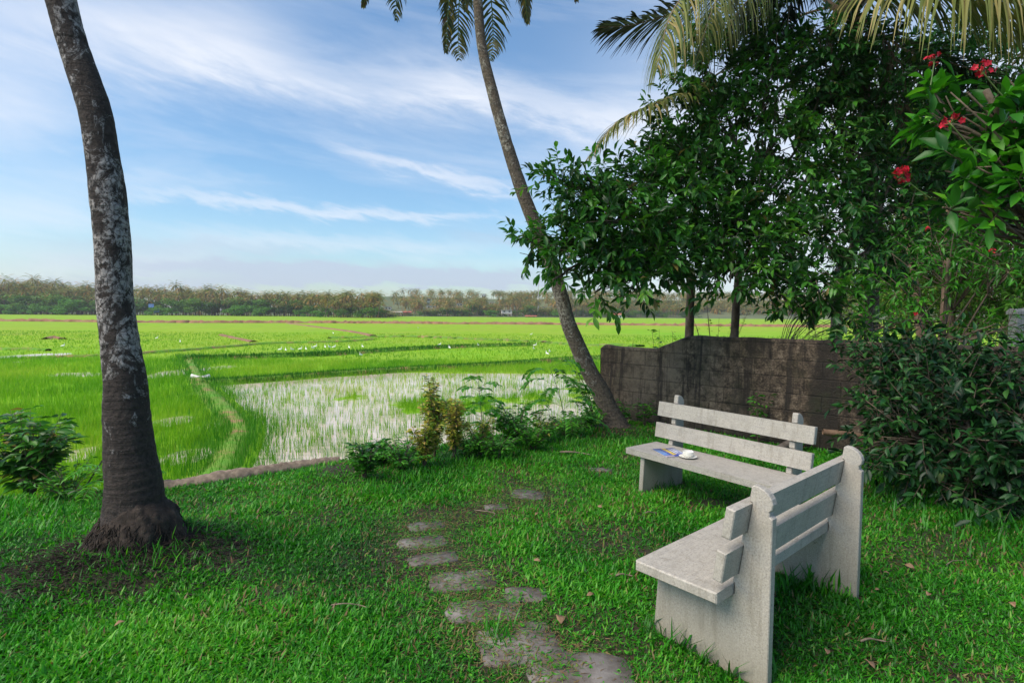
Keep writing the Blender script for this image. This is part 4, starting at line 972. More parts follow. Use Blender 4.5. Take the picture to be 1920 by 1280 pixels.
tree('broadleaf_tree', 'shaded leafy tree behind the wall, right of the two thin trunks', [*aty(1565, 640, 9.6)[:2], -.2], .09,
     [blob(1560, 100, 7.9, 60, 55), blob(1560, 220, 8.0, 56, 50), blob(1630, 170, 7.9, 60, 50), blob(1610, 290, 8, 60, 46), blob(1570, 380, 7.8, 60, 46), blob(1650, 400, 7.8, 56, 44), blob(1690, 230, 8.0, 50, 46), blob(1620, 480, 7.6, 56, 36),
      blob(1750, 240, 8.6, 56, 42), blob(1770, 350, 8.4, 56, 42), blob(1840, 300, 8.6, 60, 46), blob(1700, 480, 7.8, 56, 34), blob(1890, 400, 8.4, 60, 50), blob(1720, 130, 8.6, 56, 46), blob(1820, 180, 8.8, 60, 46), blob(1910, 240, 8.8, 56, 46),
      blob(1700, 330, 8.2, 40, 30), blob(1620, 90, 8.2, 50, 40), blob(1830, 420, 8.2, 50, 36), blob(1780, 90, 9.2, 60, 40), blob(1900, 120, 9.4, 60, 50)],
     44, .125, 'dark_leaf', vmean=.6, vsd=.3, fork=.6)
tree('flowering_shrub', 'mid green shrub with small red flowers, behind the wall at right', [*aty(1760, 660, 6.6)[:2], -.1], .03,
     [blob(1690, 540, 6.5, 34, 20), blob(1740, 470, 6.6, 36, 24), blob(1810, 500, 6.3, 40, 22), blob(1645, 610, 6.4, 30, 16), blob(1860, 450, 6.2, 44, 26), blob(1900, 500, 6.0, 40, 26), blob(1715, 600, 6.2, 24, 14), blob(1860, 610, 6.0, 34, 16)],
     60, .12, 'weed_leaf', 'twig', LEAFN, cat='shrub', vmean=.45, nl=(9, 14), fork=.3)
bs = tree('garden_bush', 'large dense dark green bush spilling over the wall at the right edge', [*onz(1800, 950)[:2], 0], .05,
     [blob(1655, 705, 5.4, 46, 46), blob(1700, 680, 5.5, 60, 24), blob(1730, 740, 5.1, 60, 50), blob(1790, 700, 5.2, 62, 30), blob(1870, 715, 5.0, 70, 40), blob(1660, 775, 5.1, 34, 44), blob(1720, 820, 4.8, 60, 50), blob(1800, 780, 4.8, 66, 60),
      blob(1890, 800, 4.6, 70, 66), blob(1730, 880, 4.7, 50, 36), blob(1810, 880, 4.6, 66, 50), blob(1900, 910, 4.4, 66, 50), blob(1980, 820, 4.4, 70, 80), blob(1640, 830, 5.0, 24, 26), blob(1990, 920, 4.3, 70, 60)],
     84, .098, 'shaded_bush_leaf', 'twig', LEAF, cat='bush', vmean=.6, vsd=.34, nl=(9, 15), tw=(.12, .55), fork=.15, zmin=.03, shell=.25)

# near flowering shrub leaning into the frame at the right edge
def flower_head(g, gs, c, r, n):
    c = np.asarray(c)
    for k in range(int(n*1.6)):
        d = nrm(rng.normal(size=3)+[0, 0, .4]); p = c+d*r*rng.uniform(.4, 1); sticks(gs, np.array([c-[0, 0, r*.3]]), np.array([p]), .0012, .001, sides=3)
        ax = nrm(rng.normal(size=3)+[0, -.9, .3]); u = nrm(np.cross(ax, [0, 0, 1.])); w = np.cross(ax, u)
        D = np.array([u*math.cos(q)+w*math.sin(q)+ax*.35 for q in np.arange(5)*2*PI/5])
        scatter(g, LEAFW, np.tile(p, (5, 1)), D, np.tile(ax, (5, 1)), np.full(5, r*.36), rng.random(5), 1.5)
def build_near_shrub():
    base = np.array([3.35, 2.75, 0.]); root = empty('flowering_shrub', base); tag(root, 'close bright green shrub with red flower heads leaning in at the right edge', 'shrub')
    B = [blob(1765, 190, 2.9, 24, 14), blob(1835, 195, 2.8, 36, 20), blob(1900, 235, 2.7, 40, 30), blob(1880, 310, 2.7, 38, 24), blob(1905, 380, 2.7, 40, 24), blob(1840, 350, 2.8, 26, 18), blob(1760, 235, 2.9, 22, 14), blob(1800, 300, 2.85, 20, 14), blob(1790, 395, 2.8, 24, 12),
         blob(1960, 300, 2.7, 40, 50), blob(1850, 255, 2.8, 28, 16)]
    bl = [(c-base, (r[0], max(r[1], .09), r[2])) for c, r in B]
    gl, gt = Geo(), Geo(); foliage(gl, gt, bl, 115, .115, LEAF, tw=(.05, .12), nl=(6, 10), droop=.25, up=.5, spread=1.1, vmean=.5, vsd=.22, shell=.1)
    gT = limbs(gt, np.zeros(3), .009, bl, wob=.05, fork=.5)
    gT.merge(gt).build('trunk', M['twig'], root, smooth=True); gl.build('crown', M['shrub_leaf'], root)
    for (px, py, D, r, n, sx, sy) in [(1782, 226, 2.6, .045, 9, 1835, 290), (1692, 327, 2.75, .04, 16, 1745, 372), (1752, 112, 2.6, .035, 8, 1745, 160), (1846, 133, 2.6, .045, 9, 1880, 180)]:
        g, gs = Geo(), Geo(); c = aty(px, py, D)-base; flower_head(g, gs, c, r, n); e = aty(sx, sy, D)-base
        tube(gs, spline([e, (e+c)/2+[0, 0, -.01], c-[0, 0, r*.3]], 8), .0028, 5)
        f = g.build('flower_head', M['flower'], root); gs.build('flower_stalk', M['green_stem'], f)
    g, gs = Geo(), Geo()
    return root
build_near_shrub()
def extra_flowers():
    fs = [o for o in bpy.data.objects if o.name.startswith('flowering_shrub') and 'mid green' in o.get('label', '')][0]
    b = np.array(fs.location)
    for (px, py, D) in [(1740, 430, 6.2), (1858, 470, 5.8), (1866, 330, 6.0), (1718, 590, 6.0)]:
        g, gs = Geo(), Geo(); flower_head(g, gs, aty(px, py, D)-b, .035, 7); V = g
        f = g.build('flower_head', M['flower'], fs); gs.build('flower_stalk', M['green_stem'], f)
extra_flowers()

def plant(name, label, px, py, h, sp, leaf, mat, stems=7, per=9, tmpl=LEAF, cat='plant', lean=(0, 0), v=.5, vsd=.25, stem='twig', group=None, z=None, D=None, droop=.25, root=None, pos=None):
    if pos is None:
        c = onz(px, py, 0.0) if D is None else aty(px, py, D)
    else: c = np.asarray(pos, float)
    zz = float(ground_z(np.array([c[0]]), np.array([c[1]]))[0]) if z is None else z
    base = np.array([c[0], c[1], zz]); root = empty(name, base); tag(root, label, cat, group); gl, gt = Geo(), Geo()
    for k in range(stems):
        a = rng.uniform(0, 2*PI); s = sp*rng.uniform(.2, 1); hh = h*rng.uniform(.55, 1.05)
        P = spline([[0, 0, -.03], [math.cos(a)*s*.35+lean[0]*.3, math.sin(a)*s*.35+lean[1]*.3, hh*.5], [math.cos(a)*s+lean[0], math.sin(a)*s+lean[1], hh]], 14)
        tube(gt, P, np.linspace(.006, .002, 14), 4); n = int(per*rng.uniform(.8, 1.3)*2)
        t = rng.uniform(.2, 1, n)**.8*13; i = np.minimum(t.astype(int), 12); f = (t-i)[:, None]; p = P[i]*(1-f)+P[i+1]*f
        T = nrm(P[i+1]-P[i]); an = np.arange(n)*2.4; u = np.stack([np.cos(an), np.sin(an), np.zeros(n)], -1)
        pet = p+u*leaf*.25
        D = u+T*.35+[0, 0, -droop]+rng.normal(0, .2, (n, 3))
        sticks(gt, p, pet, .0014, .001, sides=3)
        scatter(gl, tmpl, pet, D, np.array([0, 0, 1.])+rng.normal(0, .4, (n, 3)), leaf*rng.uniform(.6, 1.2, n), np.clip(rng.normal(v, vsd, n), 0, 1))
    gt.build('stem', M[stem], root, smooth=False); gl.build('foliage', M[mat], root); return root

def pinnate(name, label, base, fr, ll, mat, h, cat='plant', pairs=7, lf=.05, tmpl=LEAF, lean=(0, 0), hang=.5):
    """upright stem with feather-shaped leaves"""
    base = np.array(base, float); root = empty(name, base); tag(root, label, cat); gl, gt = Geo(), Geo()
    P = spline([[0, 0, -.03], [lean[0]*.3, lean[1]*.3, h*.5], [lean[0], lean[1], h]], 20); tube(gt, P, np.linspace(.007, .003, 20), 5)
    for k in range(fr):
        t = .3+.7*(k/max(fr-1, 1)); p = P[int(t*19)]; a = k*2.4; d = np.array([math.cos(a), math.sin(a), .35*t+.15])
        L_ = ll*(1.15-.5*t); Q = spline([p, p+d*L_*.5, p+d*L_*.85+[0, 0, -hang*L_*.35], p+d*L_*1.05+[0, 0, -hang*L_*.8]], 20); tube(gt, Q, np.linspace(.0025, .001, 20), 3)
        i = np.repeat(np.linspace(5, 18, pairs).astype(int), 2); s = np.tile([1, -1.], pairs); T = nrm(Q[i+1]-Q[i]); sd_ = nrm(np.cross(T, [0, 0, 1.]))*s[:, None]
        scatter(gl, tmpl, Q[i], sd_+T*.5+rng.normal(0, .08, (len(i), 3)), np.tile([0, 0, 1.], (len(i), 1))+rng.normal(0, .15, (len(i), 3)), lf*rng.uniform(.8, 1.15, len(i)), np.clip(rng.normal(.6, .2, len(i)), 0, 1))
    gt.build('stem', M['green_stem'], root); gl.build('foliage', M[mat], root); return root

plant('leafy_shrub', 'rounded dark green shrub at the left frame edge beyond the lawn', 50, 935, .80, .46, .13, 'tree_leaf', 34, 13, v=.55, cat='shrub', pos=(-4.35, 4.95), z=-.12)
plant('leafy_shrub', 'low broad-leaved weed patch hiding the foot of the left shrub', 110, 915, .30, .45, .07, 'weed_leaf', 22, 8, cat='weed', pos=(-3.85, 4.75), z=-.05, v=.45)
pinnate('fern', 'bright feathery fern just left of the thick palm trunk', (-3.45, 4.75, 0), 9, .42, 'bright_leaf', .26, 'fern', 9, .085, LEAFN)
plant('weed', 'small green weed at the lawn rim right of the thick palm', 368, 893, .13, .12, .05, 'bright_leaf', 6, 5, cat='weed', v=.6)
plant('weed_clump', 'dark leafy weed clump growing on a brown soil mound at the lawn rim', 683, 900, .33, .16, .085, 'weed_leaf', 18, 8, v=.35, cat='weed')
plant('leafy_shrub', 'broad glossy weed between the soil mound and the yellow crotons', 722, 868, .25, .24, .11, 'weed_leaf', 12, 7, tmpl=LEAFW, v=.45, cat='weed')
plant('variegated_shrub', 'tallest yellow-mottled croton shrub in the row on the lawn rim', 815, 858, .92, .15, .066, 'varieg_leaf', 16, 38, v=.64, cat='shrub', group='yellow-mottled shrubs on the lawn rim')
plant('variegated_shrub', 'squat yellow and brown croton in front of the tallest one', 795, 876, .50, .17, .066, 'varieg_leaf', 16, 26, v=.74, cat='shrub', group='yellow-mottled shrubs on the lawn rim')
plant('variegated_shrub', 'slim yellow croton just right of the tallest one', 852, 862, .66, .15, .066, 'varieg_leaf', 15, 30, v=.76, cat='shrub', group='yellow-mottled shrubs on the lawn rim')
plant('variegated_shrub', 'sparse pale croton between the slim yellow one and the feather-leaved sapling', 900, 852, .42, .2, .06, 'varieg_leaf', 16, 18, v=.7, cat='shrub', group='yellow-mottled shrubs on the lawn rim')
plant('leafy_shrub', 'low green shrub right of the feather-leaved sapling', 968, 832, .52, .38, .085, 'weed_leaf', 24, 14, v=.55, cat='shrub')
plant('leafy_shrub', 'low reddish-green shrub nearest the drooping feathery sapling', 1015, 826, .38, .26, .075, 'varieg_leaf', 14, 12, v=.35, cat='shrub')
plant('weed', 'thin green weed leaning left of the crotons', 765, 850, .3, .22, .06, 'weed_leaf', 6, 5, v=.5, cat='weed')
for k, (px, py, lab) in enumerate([(930, 862, 'low weed tangle in front of the sparse pale croton'), (880, 856, 'low weed tangle between the slim and sparse crotons'), (1060, 812, 'low weed tangle left of the leaning palm foot'), (1100, 800, 'sparse weeds nearest the leaning palm foot'), (755, 880, 'low weed tangle left of the squat croton'), (1000, 842, 'low weed tangle in front of the reddish-green shrub')]):
    plant('weed', lab, px, py, .30, .34, .065, 'weed_leaf', 22, 10, v=.7, cat='weed')
b = onz(905, 835); pinnate('sapling', 'upright feather-leaved sapling above the croton row', (b[0], b[1], -.04), 16, .30, 'bright_leaf', .84, 'sapling', 7, .11, LEAF, (-.06, 0), .4)
b = onz(1062, 818); pinnate('sapling', 'tall drooping feathery sapling left of the leaning palm', (b[0], b[1], -.05), 14, .60, 'weed_leaf', .95, 'sapling', 16, .10, LEAF, (-.22, 0), .7)
b = onz(1105, 800); plant('sapling', 'broad-leaved twig reaching left behind the leaning palm trunk', 0, 0, 1.05, .28, .11, 'weed_leaf', 9, 8, LEAF, 'sapling', (-.35, -.1), .45, pos=(1.35, 8.95), z=-.15, droop=.4)
# by and on the wall
for s, off, h, lab, mt in [(.62, .25, .34, 'green weed at the wall foot right of the leaning palm', 'weed_leaf'), (.95, .25, .38, 'green weed at the wall foot above the left end of the far bench', 'weed_leaf'), (2.55, .2, .62, 'thin leafy weed climbing the wall behind the far bench', 'weed_leaf'),
                           (3.0, .25, .3, 'small weed behind the middle of the far bench', 'weed_leaf'), (4.25, .35, .5, 'bright weed between the far bench end and the dark bush', 'bright_leaf'), (3.8, .3, .35, 'low weed behind the right end of the far bench', 'weed_leaf')]:
    plant('weed', lab, 0, 0, h, .16, .085, mt, 7, 6, pos=wall_pt(s, off), cat='weed', v=.5)
for s, h, lab in [(.3, .24, 'leaf sprig showing over the low wall end'), (.78, .30, 'five-fingered plant showing over the low part of the wall'), (1.05, .24, 'dark sprig over the wall just left of its slope')]:
    plant('wall_sprig', lab, 0, 0, h+1.05, .14, .11, 'weed_leaf', 5, 9, LEAF, 'plant', pos=wall_pt(s, -.45), z=0, v=.5)
plant('thin_bush', 'sparse yellowish bush behind the slope of the wall', 0, 0, 2.1, .8, .05, 'yellow_leaf', 22, 9, LEAF, 'bush', pos=wall_pt(1.2, -1.6), z=-.2, v=.5)
plant('thin_bush', 'wispy yellowish bush between the two thin tree trunks', 0, 0, 1.95, .7, .045, 'yellow_leaf', 16, 8, LEAF, 'bush', pos=wall_pt(2.4, -2.6), z=-.2, v=.6)

def lean_stick():
    g = Geo(); sticks(g, np.array([[0, 0, -.1]]), np.array([[.42, .1, .62]]), .009, .005, sides=6)
    o = g.build('leaning_stick', M['bark']); o.location = (-4.05, 5.05, -.1); tag(o, 'thin dark stick leaning toward the thick palm trunk from the left', 'stick')
lean_stick()
def dry_sticks():
    g = Geo(); b = wall_pt(2.3, -.9, -.1)
    for k in range(26):
        a = rng.uniform(-.4, .9); L_ = rng.uniform(.8, 1.5)
        e = np.array([math.cos(a)*L_*.8, rng.normal(0, .25), 1.2+rng.uniform(.3, .85)]); m_ = np.array([e[0]*.35, e[1]*.4, e[2]*.75])
        tube(g, spline([[rng.normal(0, .06), rng.normal(0, .06), 0], m_, e, e+[.35, 0, -.15]], 12), np.linspace(.006, .002, 12), 4)
    o = g.build('dry_brush', M['dead_wood']); o.location = b; tag(o, 'arching bare dry stems behind the wall beside the first thin trunk', 'brush')
dry_sticks()

# garden beyond the wall at the right
R_ = random.Random(4)
for k, (px, D, hgt, mt, lab) in enumerate([(1700, 15, 5.2, 'far_green', 'mid green tree in the garden beyond the wall, left of the leaning brown trunks'), (1830, 13, 4.6, 'far_leaf', 'brown-green tree beyond the wall, right of the leaning brown trunks'),
                                          (1960, 12, 4.8, 'far_green', 'bushy tree beyond the wall, cut off by the right frame edge'), (1610, 20, 5.5, 'far_leaf', 'hazy tree beyond the wall, furthest left of the rear garden'), (1880, 20, 7, 'far_leaf', 'tall tree at the back of the rear garden')]):
    c = aty(px, 640, D); base = [c[0], c[1], -.3]
    bb = [((c[0]+R_.uniform(-1.4, 1.4), c[1]+R_.uniform(-1, 1), hgt*R_.uniform(.35, 1)), (R_.uniform(.6, 1.0), R_.uniform(.6, .9), R_.uniform(.4, .7))) for _ in range(9)]
    tree('garden_tree', lab, base, .13, bb, 24, .15, mt, 'brown_bark', LEAFN, 'trees in the garden beyond the wall', vmean=.55, tw=(.2, .5), fork=.5)
for k, (px0, px1, D, r, lab) in enumerate([(1745, 1700, 11.5, .10, 'thick brown trunk leaning left beyond the wall'), (1758, 1775, 11.2, .07, 'brown trunk leaning right beside the thicker one'), (1800, 1760, 12.5, .09, 'pale brown trunk leaning left beyond the dark bush')]):
    p0 = aty(px0, 650, D); p0[2] = -.3; p1 = aty(px1, 430, D+.5); root = empty('bare_tree', p0); tag(root, lab, 'tree trunk', 'leaning brown trunks beyond the wall')
    g = Geo(); tube(g, spline([[0, 0, 0], (p1-p0)*.5+[.05, 0, 0], p1-p0, (p1-p0)*1.6], 30), np.linspace(r*1.2, .015, 30), 12, jit=.05); gTk = g; gl, gt = Geo(), Geo(); e = (p1-p0)*1.6; foliage(gl, gt, [(e, (1.1, 1, .7)), (e+[.5, .3, -.6], (.8, .8, .5))], 24, .15, LEAFN, vmean=.5); gTk.merge(gt).build('trunk', M['brown_bark'], root, smooth=True); gl.build('crown', M['far_leaf'], root)
for k, (px, D, h, s, mt, lab) in enumerate([(1620, 9.2, 1.9, .5, 'bright_leaf', 'pale green sunlit bush behind the wall next to the brown trunk'), (1700, 9.6, 1.8, .6, 'weed_leaf', 'bush behind the wall beneath the mid green flowering shrub'),
                                       (1850, 8.4, 2.0, .5, 'bright_leaf', 'yellow-green bush behind the wall near the right edge'), (1920, 8.6, 1.9, .5, 'weed_leaf', 'dark bush behind the wall touching the right frame edge'), (1545, 10.5, 1.7, .5, 'yellow_leaf', 'dull yellow bush behind the middle of the wall')]):
    c = aty(px, 640, D); plant('garden_bush', lab, 0, 0, h, s, .10, mt, 16, 14, LEAFN, 'bush', pos=c, z=-.2, v=.6)
def pillar():
    c = aty(1906, 640, 10.0); root = empty('gate_post', (c[0], c[1], -.3)); tag(root, 'pale grey square post beyond the wall near the right frame edge', 'post')
    prism_obj('shaft', [(-.09, 0), (.09, 0), (.09, 1.95), (-.09, 1.95)], -.09, .09, .008, M['grey_wall'], root)
    prism_obj('cap', [(-.12, 1.952), (.12, 1.952), (.12, 2.01), (.05, 2.06), (-.05, 2.06), (-.12, 2.01)], -.12, .12, .008, M['grey_wall'], root)
pillar()

# bits lying on the lawn
def bits():
    def twig(px, py, L_, a, r, lab, z=.03, mat='dead_wood', bend=.1):
        c = onz(px, py); g = Geo(); d = np.array([math.cos(a), math.sin(a), 0]); n = np.array([-d[1], d[0], 0])
        tube(g, spline([-d*L_/2, n*L_*bend*.3-d*L_*.15+[0, 0, .01], n*L_*bend+d*L_*.2, d*L_/2], 14), np.linspace(r, r*.5, 14), 6, jit=.15)
        o = g.build('fallen_twig', M[mat]); o.location = (c[0], c[1], float(ground_z(np.array([c[0]]), np.array([c[1]]))[0])+z); tag(o, lab, 'twig', 'twigs fallen on the lawn')
    twig(1637, 1214, .12, -.03, .006, 'short reddish twig on the grass right of the near bench')
    twig(905, 968, .22, -.9, .005, 'curved pale twig on the grass right of the clearest stone', bend=.4)
    twig(1078, 852, .35, -.3, .012, 'dark stick lying in the grass left of the far bench')
    twig(1790, 1062, .18, .4, .004, 'thin pale twig in the shaded grass at right')
    twig(655, 1145, .2, -.1, .004, 'thin curved stem on the grass left of the trail')
    twig(1220, 972, .1, .1, .006, 'brown twig on the grass in front of the near bench seat')
    twig(1170, 1090, .1, .0, .006, 'brown twig on the grass left of the near bench')
    c = wall_pt(3.45, .3); g = Geo(); tube(g, spline([[-.45, .12, .30], [0, 0, .27], [.5, -.1, .2]], 14), np.linspace(.035, .028, 14), 8, jit=.1)
    o = g.build('dead_branch', M['brown_bark']); o.location = wall_pt(3.75, .25); tag(o, 'brown dead branch leaning along the wall foot behind the far bench', 'branch')
    g = Geo(); tube(g, spline([[0, 0, 0], [.25, .15, .08], [.5, .3, .12]], 10), .05, 4, jit=.05); o = g.build('wood_block', M['stone_slab']); c = onz(1412, 868); o.location = (c[0]+.3, c[1]+.3, 0); tag(o, 'squared stone block lying under the right end of the far bench', 'block')
    r2 = np.random.default_rng(12)
    spots = [(1640, 1250, .07, 'large tan dried leaf on the shaded grass near the bottom right'), (1552, 1226, .05, 'thin brown dried leaf beside the near bench foot'), (1715, 1068, .06, 'pale green-tan fallen leaf in the shaded grass at right'),
             (1895, 1130, .06, 'pale fallen leaf by the right frame edge'), (1655, 1075, .035, 'small brown leaf behind the near bench'), (1640, 1107, .03, 'tiny brown leaf low behind the near bench'),
             (1738, 1118, .05, 'brown curled leaf in the middle of the shaded grass'), (1655, 1020, .045, 'bright green fallen leaf behind the near bench end'), (1800, 1113, .045, 'yellow-green fallen leaf in the shaded grass'),
             (1052, 1172, .09, 'long tan dried leaf on the edge of the front stone'), (235, 1168, .05, 'pinkish dried leaf in the grass below the thick palm'), (1000, 1052, .05, 'brown leaf on the lawn right of the trail'),
             (1100, 1118, .05, 'brown leaf on the lawn between trail and near bench'), (1010, 962, .05, 'silvery leaf on the lawn right of the curved twig'), (1130, 952, .05, 'brown leaf in the grass left of the soil patch')]
    for k, (px, py, L_, lab) in enumerate(spots):
        c = onz(px, py, .03); g = Geo(); V0, T0, Q0 = leaf_t(.5, .12, .2); a = r2.uniform(0, 6.28)
        d = np.array([[math.cos(a), math.sin(a), .15]]); scatter(g, (V0, T0, Q0), np.zeros((1, 3)), d, np.array([[r2.normal(0, .4), -.4, 1.]]), np.array([L_*1.0]), np.array([.6]))
        o = g.build('fallen_leaf', M['bright_leaf'] if 'green' in lab and 'tan' not in lab else M['dry_leaf'])
        me = o.data; so = o.modifiers.new('thick', 'SOLIDIFY'); so.thickness = .0012
        o.location = (c[0], c[1], float(ground_z(np.array([c[0]]), np.array([c[1]]))[0])+.035); tag(o, lab, 'leaf', 'leaves fallen on the lawn')
bits()

# ------------------------------------------------------------------ birds on the field
def egret_mesh():
    g = Geo(); tube(g, spline([[-.24, 0, .30], [-.12, 0, .34], [.03, 0, .36], [.13, 0, .39], [.17, 0, .46], [.13, 0, .54], [.17, 0, .60], [.23, 0, .61]], 30),
         np.interp(np.linspace(0, 1, 30), [0, .15, .35, .5, .6, .8, .92, 1], [.02, .07, .085, .05, .025, .018, .028, .01]), 10)
    leg = Geo(); sticks(leg, np.array([[0, .03, .32], [0, -.03, .32]]), np.array([[.01, .03, 0], [-.02, -.03, 0]]), .007, .006, sides=4)
    bk = Geo(); sticks(bk, np.array([[.22, 0, .61]]), np.array([[.33, 0, .60]]), .010, .002, sides=5)
    return g, leg, bk
eg, lg, bk = egret_mesh()
birds = [(525, 661), (536, 662), (548, 661), (563, 660), (574, 660), (587, 658), (591, 655), (610, 656), (618, 656), (626, 656), (655, 657), (677, 672), (824, 651), (843, 657), (1001, 659), (1003, 652), (1026, 669), (1031, 665), (294, 638), (338, 645), (784, 617), (996, 630), (680, 655), (897, 652), (118, 654), (625, 628)]
proto = None
for k, (px, py) in enumerate(birds):
    c = onz(px, py, ZF+.05); sc = .52
    if proto is None:
        proto = empty('egret'); eg.build('body', M['feather'], proto, smooth=True); lg.build('leg', M['window_dark'], proto); bk.build('beak', M['bird_beak'], proto); b_ = proto
        tag(proto, 'small white egret standing among the green rice far out on the field', 'bird', 'white egrets on the paddy field')
    else:
        b_ = proto.copy(); COL.objects.link(b_)
        for ch in list(proto.children):
            c2 = ch.copy(); COL.objects.link(c2); c2.parent = b_
    b_.location = c; b_.scale = (sc,)*3; b_.rotation_euler = (0, 0, k*2.1)
g = Geo(); c = onz(376, 713, ZF)
tube(g, np.array([[-.3, 0, .05], [-.28, 0, .08], [.0, 0, .09], [.28, 0, .08], [.30, 0, .05]]), np.array([.03, .09, .10, .09, .03]), 8, jit=.12)
o = g.build('sack', M['white_wall']); o.location = (c[0], c[1], ZF+.05); tag(o, 'pale sack lying on the bund where the field path meets it', 'sack')

# ------------------------------------------------------------------ hills, far trees and houses
def hill_h(x, y):
    t = sstep(-210, -110, x+.0*y); r = sstep(322, 480, y)
    return ZF+(2+13*t)*r*(.75+.5*fbm(x*.012, y*.01, 3))
def build_hills():
    xs = np.linspace(-700, 1200, 120); ys = np.linspace(318, 900, 60); X, Y = np.meshgrid(xs, ys); Zh = hill_h(X, Y)-.2*(Y < 322)
    n = len(xs); idx = (np.arange(len(ys)-1)[:, None]*n+np.arange(n-1)[None]).ravel(); g = Geo(); g.add(np.stack([X, Y, Zh], -1), None, np.stack([idx, idx+1, idx+n+1, idx+n], -1))
    tag(g.build('hills', M['hill'], smooth=True), kind='structure')
build_hills()

def far_palm_geo(seed):
    r = np.random.default_rng(seed); h = 1.0; gT, gC = Geo(), Geo()
    lean = r.normal(0, .06, 2); P = spline([[0, 0, -.05], [lean[0]*.3, lean[1]*.3, .5], [lean[0]*1.0, lean[1], .88]], 8); tube(gT, P, np.linspace(.012, .008, 8), 5, cap=False)
    top = P[-1]
    for k in range(18):
        az = k*2.4+r.normal(0, .2); el = 1.2-2.0*(k/17); L_ = r.uniform(.25, .31); p = top.copy(); Q = [p]; e = el
        for i in range(5): p = p+np.array([math.cos(az)*math.cos(e), math.sin(az)*math.cos(e), math.sin(e)])*L_/5; Q.append(p); e -= .24
        Q = spline(Q, 16); T = nrm(np.gradient(Q, axis=0)); sd_ = nrm(np.cross(T, [0, 0, 1.])+1e-5)
        i = np.repeat(np.arange(1, 16), 2); s = np.tile([1., -1.], 15)
        D = sd_[i]*s[:, None]*.7+T[i]*.6+[0, 0, -.3]
        scatter(gC, (np.array([[-.5, 0, 0], [.5, 0, 0], [0, 1, 0]]), np.array([[0, 1, 2]]), np.zeros((0, 4), int)), Q[i], D, np.tile([0, 0, 1.], (len(i), 1))+.3, .060*np.sin(PI*(i+1)/17)**.5, np.full(len(i), np.clip(r.normal(.5, .25)+(.35 if k > 13 else 0), 0, 1)), .28)
    return gT, gC
def far_tree_geo(seed):
    r = np.random.default_rng(seed); gT, gC = Geo(), Geo(); tube(gT, np.array([[0, 0, -.05], [.01, 0, .3], [0, .01, .6]]), np.array([.03, .022, .01]), 6)
    for b in range(11):
        c = np.array([r.normal(0, .20), r.normal(0, .20), r.uniform(.28, .82)]); rad = r.uniform(.13, .24); n = 150; d = nrm(r.normal(size=(n, 3))); p = c+d*rad*r.uniform(.75, 1.1, (n, 1))*[1, 1, .75]
        v = np.clip(r.normal(.5, .15)+r.normal(0, .15, n), 0, 1)
        scatter(gC, LEAFW, p, nrm(r.normal(size=(n, 3))), d+r.normal(0, .4, (n, 3)), r.uniform(.035, .07, n), v, 1.6)
    return gT, gC
HOUSES = [(722, 733, 575, 582, 'white house half hidden beside the tall palm clump', 'white_wall', None, 1), (733, 753, 582.5, 592, 'long pale house with grey roof right of the tall palm clump', 'grey_wall', 'grey', 1),
          (756, 770, 583, 591, 'low red-roofed house beside the long pale one', 'red_roof', 'hip', 1), (800, 817, 573, 583, 'white two-storey house in the middle of the far wood', 'white_wall', None, 2),
          (801, 806, 560, 571, 'narrow white house top above the two-storey one', 'white_wall', None, 2), (857, 867, 569, 580, 'white house high in the wood, midway along the far ridge', 'white_wall', None, 2),
          (903, 911, 551, 556, 'small white building showing on the ridge', 'white_wall', None, 1), (917, 927, 566, 572, 'pale house high on the wooded slope', 'white_wall', None, 1),
          (941, 960, 581, 592, 'white two-storey house with balcony floors at the field edge', 'white_wall', None, 2), (987, 1006, 591, 597, 'low reddish house left of the leaning palm', 'red_roof', 'hip', 1),
          (1147, 1169, 587, 598, 'long white and pink house right of the leaning palm', 'white_wall', 'hip', 1), (1018, 1028, 575, 580, 'pale pink house half hidden in trees left of the leaning palm', 'white_wall', None, 1)]
HP = []
for hs_ in HOUSES:
    pm = (hs_[0]+hs_[1])/2; best = None
    for D_ in np.arange(318, 600, 2.0):
        p_ = aty(pm, hs_[3], D_)
        if p_[2] <= hill_h(np.array(p_[0]), np.array(D_)) and D_ > 322: best = D_; break
    HP.append(best or (330 if hs_[3] > 580 else 520))
def hides(px, D, zb):
    m_ = None
    for hs_, hD in zip(HOUSES, HP):
        if hs_[0]-9 < px < hs_[1]+9 and D < hD+3:
            q = max(1.5, float(aty(px, hs_[3]-.35*(hs_[3]-hs_[2]), D)[2]-zb)/1.08)
            m_ = q if m_ is None else min(m_, q)
    return m_
class Proto: pass
def protos(fn, k, mt, mc, trunk='trunk'):
    out = []
    for s in range(k):
        gT, gC = fn(100+s); a = gT.build('trunk', mt); b = gC.build('crown', mc); q = Proto(); q.t, q.c = a.data, b.data; q.geo = (gT, gC)
        bpy.data.objects.remove(a); bpy.data.objects.remove(b); out.append(q)
    return out
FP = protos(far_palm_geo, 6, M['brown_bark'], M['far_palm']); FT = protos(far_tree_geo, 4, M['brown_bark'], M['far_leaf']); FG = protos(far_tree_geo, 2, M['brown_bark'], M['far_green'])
fr = np.random.default_rng(77)
def place(name, q, x, y, z, h, w, label, cat, group):
    r = empty(name, (x, y, z), fr.uniform(0, 6.28)); r.scale = (w, w, h); tag(r, label, cat, group)
    link('trunk', q.t, r); link('crown', q.c, r)
def front(x):   # distance of the front of the far tree line, by bearing
    return x
def line_D(px): return float(np.interp(px, [-600, 0, 300, 560, 620, 720, 760, 1300, 2200], [250, 255, 262, 262, 225, 215, 320, 335, 340]))
